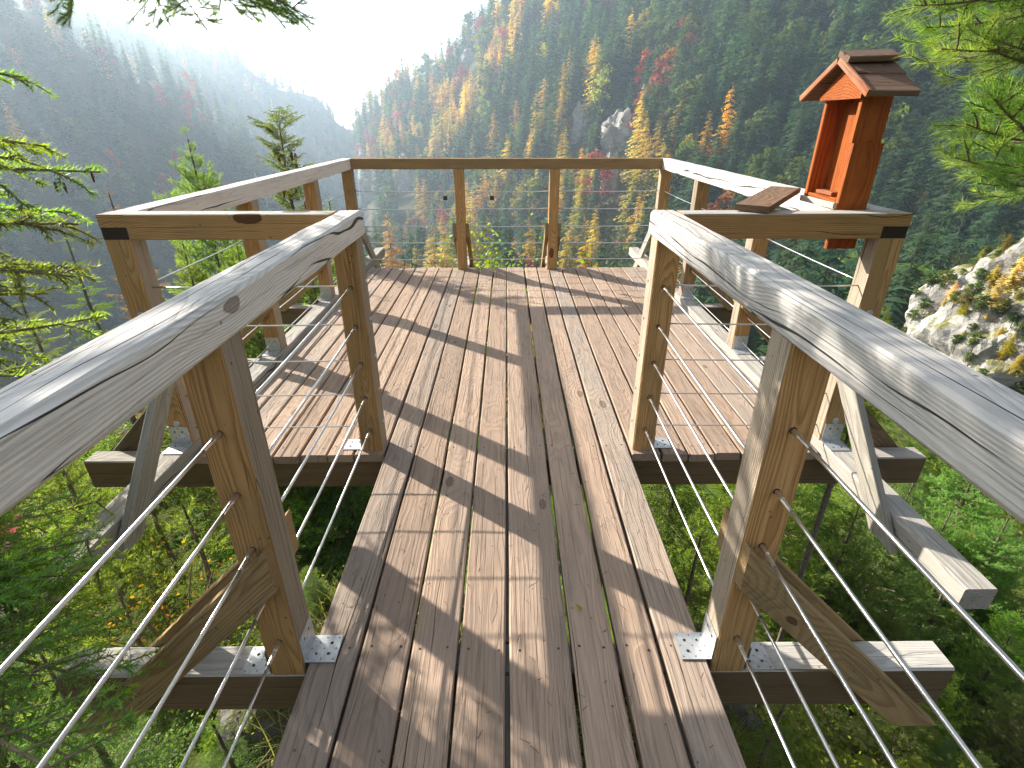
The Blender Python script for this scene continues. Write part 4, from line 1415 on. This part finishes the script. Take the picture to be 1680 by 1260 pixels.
def far_round(seed, n, mat, z0=.22, rad=.30, clumps=16, card=.030, name='far_tree', squash=1.0):
    rng = np.random.default_rng(seed)
    bag = Bag()
    cl = []
    for k in range(clumps):
        z = rng.uniform(z0 + .08, .95)
        e = math.sin(math.pi * min(max((z - z0) / (1.02 - z0), 0), 1) ** .8)
        a, rr = rng.uniform(0, 6.28), rad * e * rng.uniform(.25, .85)
        cl.append((rr * math.cos(a), rr * math.sin(a), z, rng.uniform(.07, .13)))
    for k in range(n):
        cx, cy_, cz, r = cl[rng.integers(clumps)]
        d = rng.normal(size=3); d /= np.linalg.norm(d)
        p = np.array([cx, cy_, cz]) + d * r * rng.uniform(.5, 1.05) * np.array([1, 1, .75 * squash])
        nn = d + rng.normal(size=3) * .5 + np.array([0, 0, .4]); nn /= np.linalg.norm(nn)
        u = np.cross(nn, rng.normal(size=3)); u /= np.linalg.norm(u); v = np.cross(nn, u)
        c = card * rng.uniform(.6, 1.3)
        bag.add([p - u * c, p + u * c, p + v * c * 1.1], [(0, 1, 2)], 0)
    for (cx, cy_, cz, r) in cl:
        V, F = tube_np([Vector((0, 0, max(.15, cz - .3))), Vector((cx, cy_, cz))], [.006, .002], 3)
        T = []
        for f in F: T += [(f[0], f[1], f[2]), (f[0], f[2], f[3])]
        bag.add([tuple(q) for q in V], T, 1)
    V, F = tube_np([Vector((0, 0, -.1)), Vector((0, 0, .6)), Vector((0, 0, .9))], [.014, .009, .002], 4)
    T = []
    for f in F: T += [(f[0], f[1], f[2]), (f[0], f[2], f[3])]
    bag.add([tuple(q) for q in V], T, 1)
    return bag.mesh(name, [mat, M['bark']])


FT = {
    'spruce': [far_conifer(500 + k, 17, 8, .20 + .02 * k, .5, .04, M['far_spruce'], .85, .22, .080, 4, 'spruce_tree') for k in range(3)],
    'pine': [far_round(520 + k, 800, M['far_pine'], .3, .26, 18, .030, 'pine_tree', .8) for k in range(2)],
    'larch': [far_conifer(530 + k, 28, 7, .20, .34, .12, M['far_larch'], .7, .4, .065, 4, 'larch_tree') for k in range(3)],
    'lime': [far_conifer(540, 22, 8, .24, .36, .08, M['far_lime'], .6, .4, .07, 4, 'broadleaf_tree'), far_round(541, 900, M['far_lime'], .12, .25, 22, .022, 'broadleaf_tree')],
    'beech': [far_round(550 + k, 800, M['far_beech'], .15, .28, 20, .025, 'beech_tree') for k in range(2)],
}
KINDS = list(FT)
SRC = bpy.data.collections.new('forest_trees')      # never linked to the scene
SRC_INDEX = {}
names = []
for k in KINDS:
    for v, me in enumerate(FT[k]):
        names.append((k, v, me))
for i, (k, v, me) in enumerate(names):
    o = bpy.data.objects.new('%03d_source' % i, me)
    SRC.objects.link(o)
    SRC_INDEX[(k, v)] = i


def forest_points():
    rng = np.random.default_rng(21)
    n = 15000
    az = rng.uniform(-54, 56, n); r = np.sqrt(rng.uniform(55 ** 2, 1120 ** 2, n))
    # nearer slopes need every tree, the far ones get theirs thinned less than the area grows
    x, y = r * np.sin(np.radians(az)), CY + r * np.cos(np.radians(az))
    dens = np.clip(260 / r, .25, 1.0) ** .9
    keep = rng.random(n) < dens
    # extra trees on the near slope of the opposite side
    m = 2500
    az2 = rng.uniform(-14, 56, m); u = rng.random(m)
    ra = np.interp(az2, PAZ, PR[:, 0]); rb = np.interp(az2, PAZ, PR[:, 1])
    r2 = ra * .55 + (rb * 1.04 - ra * .55) * u
    az = np.concatenate([az[keep], az2]); r = np.concatenate([r[keep], r2])
    x, y = r * np.sin(np.radians(az)), CY + r * np.cos(np.radians(az))
    rb = np.interp(az, PAZ, PR[:, 1]); rd = np.interp(az, PAZ, PR[:, 3])
    z = height(x, y)
    left = az < -15
    ok = (~left & (r < rb * 1.06)) | (left & (r < rb * 1.05)) | (left & (r > rb * 1.25) & (r < rd * 1.04))
    ok &= (r > 60)
    return az[ok], r[ok], x[ok], y[ok], z[ok]


az, rr_, fx, fy, fz = forest_points()
NF = len(az)
rngf = np.random.default_rng(33)
patch = fbm(fx / 55.0, fy / 55.0, 3) * 1.3
patch2 = fbm(fx / 38.0 + 40, fy / 38.0 + 11, 3) * 1.3
warm = np.interp(az, [-50, -16, -13, -6, 0, 8, 14, 22, 50], [.16, .12, .30, .58, .68, .62, .28, .15, .13])
warm = warm * np.interp(fz, [-60, 0, 60, 110], [1.2, 1.0, .72, .5])
u = rngf.random(NF) * .75 + (.5 - patch) * .5
kind = np.full(NF, 0)
rnd = rngf.random(NF)
kind[rnd < .09] = 1
kind[u < warm * .95] = 2
lim = (rngf.random(NF) < .42) & (kind == 2)
kind[lim] = 3
red = (rngf.random(NF) + patch2 * .55 < np.interp(az, [-50, -14, -9, 6, 14, 50], [.02, .03, .07, .07, .015, -.3]))
kind[red & (kind != 2)] = 4
hgt = rngf.uniform(17, 36, NF) * np.interp(rr_, [60, 130, 400, 900], [.8, 1.1, 1.15, 1.15])
hgt[kind >= 3] *= .75
hgt[kind == 1] *= .85
hgt[az < -15] *= .72
wid = hgt * rngf.uniform(.85, 1.35, NF)
rotz = rngf.uniform(0, 6.283, NF)
var = rngf.integers(0, 6, NF)
px_h = np.zeros(NF); PXY = np.zeros((NF, 2))
for i in range(NF):
    q = project((fx[i], fy[i], fz[i] + hgt[i] * .6))
    if q is None: continue
    PXY[i] = q[0], q[1]
    px_h[i] = hgt[i] / q[2] * FPX


def on_slope(px, py, lo=60, hi=1000):
    """First point of the land met along the view to a pixel."""
    d = ray(px, py).normalized()
    ts = np.geomspace(lo, hi, 900)
    P = np.array(CAM)[None] + np.array(d)[None] * ts[:, None]
    hgt_ = height(P[:, 0], P[:, 1])
    k = np.argmax(P[:, 2] < hgt_)
    return Vector(P[k]), ts[k]


ROCKS = [
        (953, 215, 20, 46, 'narrow pale rock face among larches above the far handrail, the smaller of the pair'),
        (1012, 232, 40, 44, 'broad pale rock face above the far handrail, the larger of the pair'),
        (1000, 315, 20, 60, 'grey rock wall in shade under the far handrail beside the corner post'),
        (668, 305, 20, 44, 'hazy pale cliff under the far handrail by the first far post'),
        (770, 98, 18, 16, 'small rock step on the skyline of the sunlit slope'),
        (600, 330, 14, 40, 'hazy rock rib at the foot of the sky notch')]
for (px, py, w, hh, lab) in ROCKS:      # no tree stands in front of a bare face
    p, dist = on_slope(px, py)
    top_y = PXY[:, 1] - px_h * .45; bot_y = PXY[:, 1] + px_h * .6
    hit = (np.abs(PXY[:, 0] - px) < w * .58 + px_h * .08) & (top_y < py + hh * .42) & (bot_y > py - hh * .45) & (rr_ < dist + 12)
    PXY[hit] = -999; hgt[hit] = 0.01; wid[hit] = .01


def in_view(px, py):
    """Roughly what the deck and railings leave open."""
    if not (-10 < px < 1690 and -20 < py < 640): return False
    if 600 < px < 1060: return py < 436
    if px < 600: return py < 250 + (600 - px) * .45 and px > 20
    return py < 300 + (px - 1060) * .55


seen = np.array([in_view(*p) for p in PXY])
single = np.zeros(NF, bool)
for k in range(5):
    c = np.where((kind == k) & seen)[0]
    c = c[np.argsort(-px_h[c])]
    single[c[:(300, 90, 200, 120, 90)[k]]] = True


def zone(px, py):
    """Where on the slope, told by things one can find."""
    if px < 600:
        if px < 200: return 'on the misty slope behind the spruce boughs'
        if px < 420: return 'on the misty slope above the platform corner'
        return 'on the misty slope behind the coned spruce'
    if py > 262:
        row = 'under the far handrail' if py < 350 else 'low under the far handrail'
        if px < 740: return row + ' beside the hazy valley'
        if px < 915: return row + ' between the two far posts'
        if px < 1100: return row + ' near the corner post'
        row = 'in the ravine' if py < 400 else 'deep in the ravine'
        if px < 1320: return row + ' below the side handrail'
        if px < 1480: return row + ' behind the red box'
        if px < 1580: return row + ' above the pale cliff edge'
        return row + ' above the pale cliff top'
    row = 'high' if py < 90 else ('halfway up' if py < 180 else 'just above the handrail')
    if px < 700: return row + ' on the hazy shoulder'
    if px < 790: return row + ' under the skyline tip'
    if px < 860: return row + ' beneath the sunlit skyline'
    if px < 940: return row + ' before the bare rocks'
    if px < 1000: return row + ' around the narrow rock'
    if px < 1060: return row + ' around the broad rock'
    if px < 1130: return row + ' past the bare rocks'
    if px < 1200: return row + ' over the side handrail'
    if px < 1330: return row + ' beside the red box'
    if px < 1420: return row + ' behind the box roof'
    if px < 1520: return row + ' past the box roof'
    return row + ' behind the pine boughs'


LOOK = {
    'spruce': (('slender', 'broad', 'tall'), 'dark spruce', 'spruce'),
    'pine': (('rounded', 'open', 'flat-topped'), 'olive pine', 'pine'),
    'larch': (('slim', 'ragged', 'full'), 'golden larch', 'larch'),
    'lime': (('small', 'rounded', 'bushy'), 'yellow-green tree', 'tree'),
    'beech': (('small', 'rounded', 'spreading'), 'rusty red beech', 'beech'),
}
NAMES = {'spruce': 'spruce_tree', 'pine': 'pine_tree', 'larch': 'larch_tree', 'lime': 'broadleaf_tree', 'beech': 'beech_tree'}
SI = np.where(single)[0]
COLW = {'spruce': 'dark spruce', 'pine': 'olive pine', 'larch': 'golden larch', 'lime': 'yellow-green tree', 'beech': 'red beech'}
for i in SI:
    k = KINDS[kind[i]]
    me = FT[k][var[i] % len(FT[k])]
    o = bpy.data.objects.new(NAMES[k], me)
    COL.objects.link(o)
    o.location = (fx[i], fy[i], fz[i] - .3)
    o.scale = (wid[i], wid[i], hgt[i])
    o.rotation_euler = (0, 0, rotz[i])
    w = wid[i] / hgt[i]
    ad = LOOK[k][0][0 if w < 1.0 else (1 if w < 1.18 else 2)]
    if hgt[i] < 20 and kind[i] < 3: ad = 'short'
    zn = zone(*PXY[i])
    dd = np.hypot(*(PXY[SI] - PXY[i]).T) + 1e6 * (kind[SI] == kind[i])
    nb = COLW[KINDS[kind[SI[np.argmin(dd)]]]]
    lab = '%s %s %s, beside %s %s' % (ad, LOOK[k][1], zn, 'an' if nb[0] == 'o' else 'a', nb)
    if len(lab.replace('-', ' ').split()) > 16: lab = '%s %s %s' % (ad, LOOK[k][1], zn)
    tag(o, lab, LOOK[k][2], '%s trees %s' % (LOOK[k][2] if k != 'lime' else 'broadleaf', zn))

rest = np.where(~single)[0]
pm = bpy.data.meshes.new('forest')
pm.vertices.add(len(rest))
pm.vertices.foreach_set('co', np.stack([fx[rest], fy[rest], fz[rest] - .3], -1).astype(np.float32).ravel())
a = pm.attributes.new('turn', 'FLOAT_VECTOR', 'POINT')
a.data.foreach_set('vector', np.stack([0 * rotz[rest], 0 * rotz[rest], rotz[rest]], -1).astype(np.float32).ravel())
a = pm.attributes.new('size', 'FLOAT_VECTOR', 'POINT')
a.data.foreach_set('vector', np.stack([wid[rest], wid[rest], hgt[rest]], -1).astype(np.float32).ravel())
a = pm.attributes.new('pick', 'INT', 'POINT')
a.data.foreach_set('value', np.array([SRC_INDEX[(KINDS[kind[i]], int(var[i] % len(FT[KINDS[kind[i]]])))] for i in rest], np.int32))
forest = link('forest', pm)
tag(forest, 'mixed autumn forest of spruce, pine, larch and beech covering the far slopes', None, None, 'stuff')
ng = bpy.data.node_groups.new('forest_scatter', 'GeometryNodeTree')
ng.interface.new_socket('Geometry', in_out='INPUT', socket_type='NodeSocketGeometry')
ng.interface.new_socket('Geometry', in_out='OUTPUT', socket_type='NodeSocketGeometry')
gi, go = ng.nodes.new('NodeGroupInput'), ng.nodes.new('NodeGroupOutput')
ci = ng.nodes.new('GeometryNodeCollectionInfo')
ci.inputs['Collection'].default_value = SRC
ci.inputs['Separate Children'].default_value = True
ci.inputs['Reset Children'].default_value = True
ip = ng.nodes.new('GeometryNodeInstanceOnPoints')
ip.inputs['Pick Instance'].default_value = True


def named(nm, typ):
    nd = ng.nodes.new('GeometryNodeInputNamedAttribute'); nd.data_type = typ; nd.inputs['Name'].default_value = nm
    return [s for s in nd.outputs if s.enabled and s.name == 'Attribute'][0]


ng.links.new(gi.outputs[0], ip.inputs['Points'])
ng.links.new(ci.outputs[0], ip.inputs['Instance'])
ng.links.new(named('pick', 'INT'), ip.inputs['Instance Index'])
e2r = ng.nodes.new('FunctionNodeEulerToRotation')
ng.links.new(named('turn', 'FLOAT_VECTOR'), e2r.inputs[0])
ng.links.new(e2r.outputs[0], ip.inputs['Rotation'])
ng.links.new(named('size', 'FLOAT_VECTOR'), ip.inputs['Scale'])
ng.links.new(ip.outputs[0], go.inputs[0])
md = forest.modifiers.new('scatter', 'NODES')
md.node_group = ng

# undergrowth on the steep bank under the platform, and trees further down it ---------------------
SRC2 = bpy.data.collections.new('bank_plants')
fern, _st = bush_mesh(9, 900, .8, .45, .016, 14)
fern = fern.mesh('bank_shrub', [M['leaf_green']])
dry, _st = bush_mesh(10, 700, .7, .5, .014, 14)
dry = dry.mesh('bank_shrub', [M['grass']])
for i, me in enumerate((SPRUCE_C[0], PINE_C[0], PINE_C[1], fern, dry)):
    SRC2.objects.link(bpy.data.objects.new('%03d_bank' % i, me))


def scatter(name, P, turn, size, pick, coll, label):
    pm = bpy.data.meshes.new(name)
    pm.vertices.add(len(P))
    pm.vertices.foreach_set('co', P.astype(np.float32).ravel())
    for nm, arr in (('turn', turn), ('size', size)):
        a = pm.attributes.new(nm, 'FLOAT_VECTOR', 'POINT'); a.data.foreach_set('vector', arr.astype(np.float32).ravel())
    a = pm.attributes.new('pick', 'INT', 'POINT'); a.data.foreach_set('value', pick.astype(np.int32))
    o = link(name, pm)
    g2 = ng.copy()
    [n for n in g2.nodes if n.bl_idname == 'GeometryNodeCollectionInfo'][0].inputs['Collection'].default_value = coll
    o.modifiers.new('scatter', 'NODES').node_group = g2
    return tag(o, label, None, None, 'stuff')


r4 = np.random.default_rng(91)
n = 2600
azu = r4.uniform(-125, 125, n); ru = 1.3 + 52 * r4.random(n) ** 1.5
ux_, uy_ = ru * np.sin(np.radians(azu)), CY + ru * np.cos(np.radians(azu))
okk = ~((np.abs(ux_) < .95) & (uy_ < 2.4)) & ~((np.abs(ux_) < 1.9) & (uy_ > 2) & (uy_ < 6.6) & (ru < 3))
azu, ru, ux_, uy_ = azu[okk], ru[okk], ux_[okk], uy_[okk]
uz_ = height(ux_, uy_)
n = len(ru)
pk = r4.choice(5, n, p=[.22, .22, .22, .2, .14])
conif = pk < 3
hgt_u = np.where(conif, r4.uniform(.5, 1.0, n) * np.clip(ru * .30, .5, 5.5), r4.uniform(.6, 1.3, n) * np.clip(ru * .15, .7, 2.0))
hgt_u = np.minimum(hgt_u, np.where(ru < 7, np.maximum(-.9 - uz_, .35), 99))      # nothing grows through the planks
sc_u = np.where(conif, hgt_u / 6, hgt_u / .8)
scatter('undergrowth', np.stack([ux_, uy_, uz_ - .05], -1), np.stack([0 * ru, 0 * ru, r4.uniform(0, 6.28, n)], -1), np.stack([sc_u * 1.5, sc_u * 1.5, sc_u], -1), pk, SRC2,
        'tangle of young conifers and shrubs covering the steep bank below the platform')

# bare limestone faces between the far trees ------------------------------------------------
for i, (px, py, w, hh, lab) in enumerate(ROCKS):
    p, dist = on_slope(px, py)
    k = dist / FPX
    boulder('rock_outcrop', p + Vector((0, 0, -hh * k * .12)), (w * k * .70, w * k * .8, hh * k * .95), 60 + i, lab, 'rock face', sub=4, amp=.38)

# larches and pines rooted on the near cliff
for (px, py, Y, k, s, lab) in [(1640, 470, 32.0, 'larch', 2.3, 'yellow larch leaning on top of the pale cliff'), (1672, 440, 33.5, 'larch', 2.7, 'yellow larch at the picture edge on top of the pale cliff'),
                               (1615, 500, 31.0, 'pine', 1.6, 'small olive pine on the shoulder of the pale cliff'), (1600, 560, 29.5, 'pine', 1.5, 'small bush-like pine halfway down the pale cliff'), (1660, 560, 29.0, 'lime', 1.5, 'yellow-green shrub in a crevice of the pale cliff'), (1570, 560, 30.5, 'pine', 1.2, 'tiny pine low on the sharp edge of the pale cliff')]:
    p = at(px, py, Y)
    o = bpy.data.objects.new(NAMES[k], FT[k][0]); COL.objects.link(o)
    o.location = p - Vector((0, 0, s * .6)); o.scale = (s * 1.5, s * 1.5, s)
    tag(o, lab, LOOK[k][2])

me = cl.data
rc = np.random.default_rng(5)
vs = [v.co.copy() for v in me.vertices if v.normal.z > .05 and (v.co.x < 2 and v.co.y < 4)]
sel = rc.choice(len(vs), 170, replace=False)
Pc = np.array([vs[i] + cl.location for i in sel])
SRC3 = bpy.data.collections.new('cliff_plants')
for i, m_ in enumerate((FT['pine'][0], FT['larch'][1], FT['lime'][0])):
    SRC3.objects.link(bpy.data.objects.new('%03d_cliff' % i, m_))
sc_ = rc.uniform(.5, 1.5, 170)
scatter('scrub', Pc - np.array([0, 0, .15]), np.stack([0 * sc_, 0 * sc_, rc.uniform(0, 6.28, 170)], -1), np.stack([sc_ * 1.7, sc_ * 1.7, sc_], -1), rc.choice(3, 170, p=[.58, .10, .32]), SRC3, 'low yellowing scrub growing in the clefts of the pale cliff')

# dry needles blown over the planks and caught along the edges
rl_ = np.random.default_rng(12)
n = 1500
lx, ly = rl_.uniform(-1.5, 1.5, n), rl_.uniform(.7, 5.8, n)
near = np.abs(lx) < .58
lx, ly = lx[near | (ly > 2.2)], ly[near | (ly > 2.2)]
n = len(lx)
aa = rl_.normal(1.57, .9, n); ll = rl_.uniform(.006, .016, n)
dx_, dy_ = np.cos(aa) * ll, np.sin(aa) * ll
ox, oy = -np.sin(aa) * .0009, np.cos(aa) * .0009
zz_ = np.full(n, .0035)
V = np.stack([np.stack([lx - dx_ - ox, ly - dy_ - oy, zz_], -1), np.stack([lx - dx_ + ox, ly - dy_ + oy, zz_ + .0006], -1), np.stack([lx + dx_ + ox, ly + dy_ + oy, zz_ + .0016], -1), np.stack([lx + dx_ - ox, ly + dy_ - oy, zz_ + .001], -1)], 1).reshape(-1, 3)
T = (np.arange(n)[:, None, None] * 4 + np.array([[0, 1, 2], [0, 2, 3]])).reshape(-1, 3)
tag(link('fallen_needles', mesh_np('fallen_needles', V, T, [M['cone']])), 'dry brown needles scattered over the planks', None, None, 'stuff')

# a few fallen leaves on the platform
lf = bpy.data.meshes.new('fallen_leaf')
lf.from_pydata([(-.022, 0, .002), (-.006, -.011, .006), (.018, -.004, .003), (.026, 0, .008), (.014, .008, .005), (-.008, .010, .004)], [], [(0, 1, 2, 5), (2, 3, 4), (2, 4, 5)])
lf.materials.append(M['leaf_yellow'])
for (x, y, z, lab) in [(1.56, 3.72, .052, 'curled orange leaf lying on the edge beam near the red box'), (.235, 1.24, .004, 'tiny yellow leaf on the wide shaded plank')]:
    o = link('fallen_leaf', lf); o.location = (x, y, z); o.rotation_euler = (0, 0, x * 9); o.scale = (.6, .6, .6)
    tag(o, lab, 'leaf')
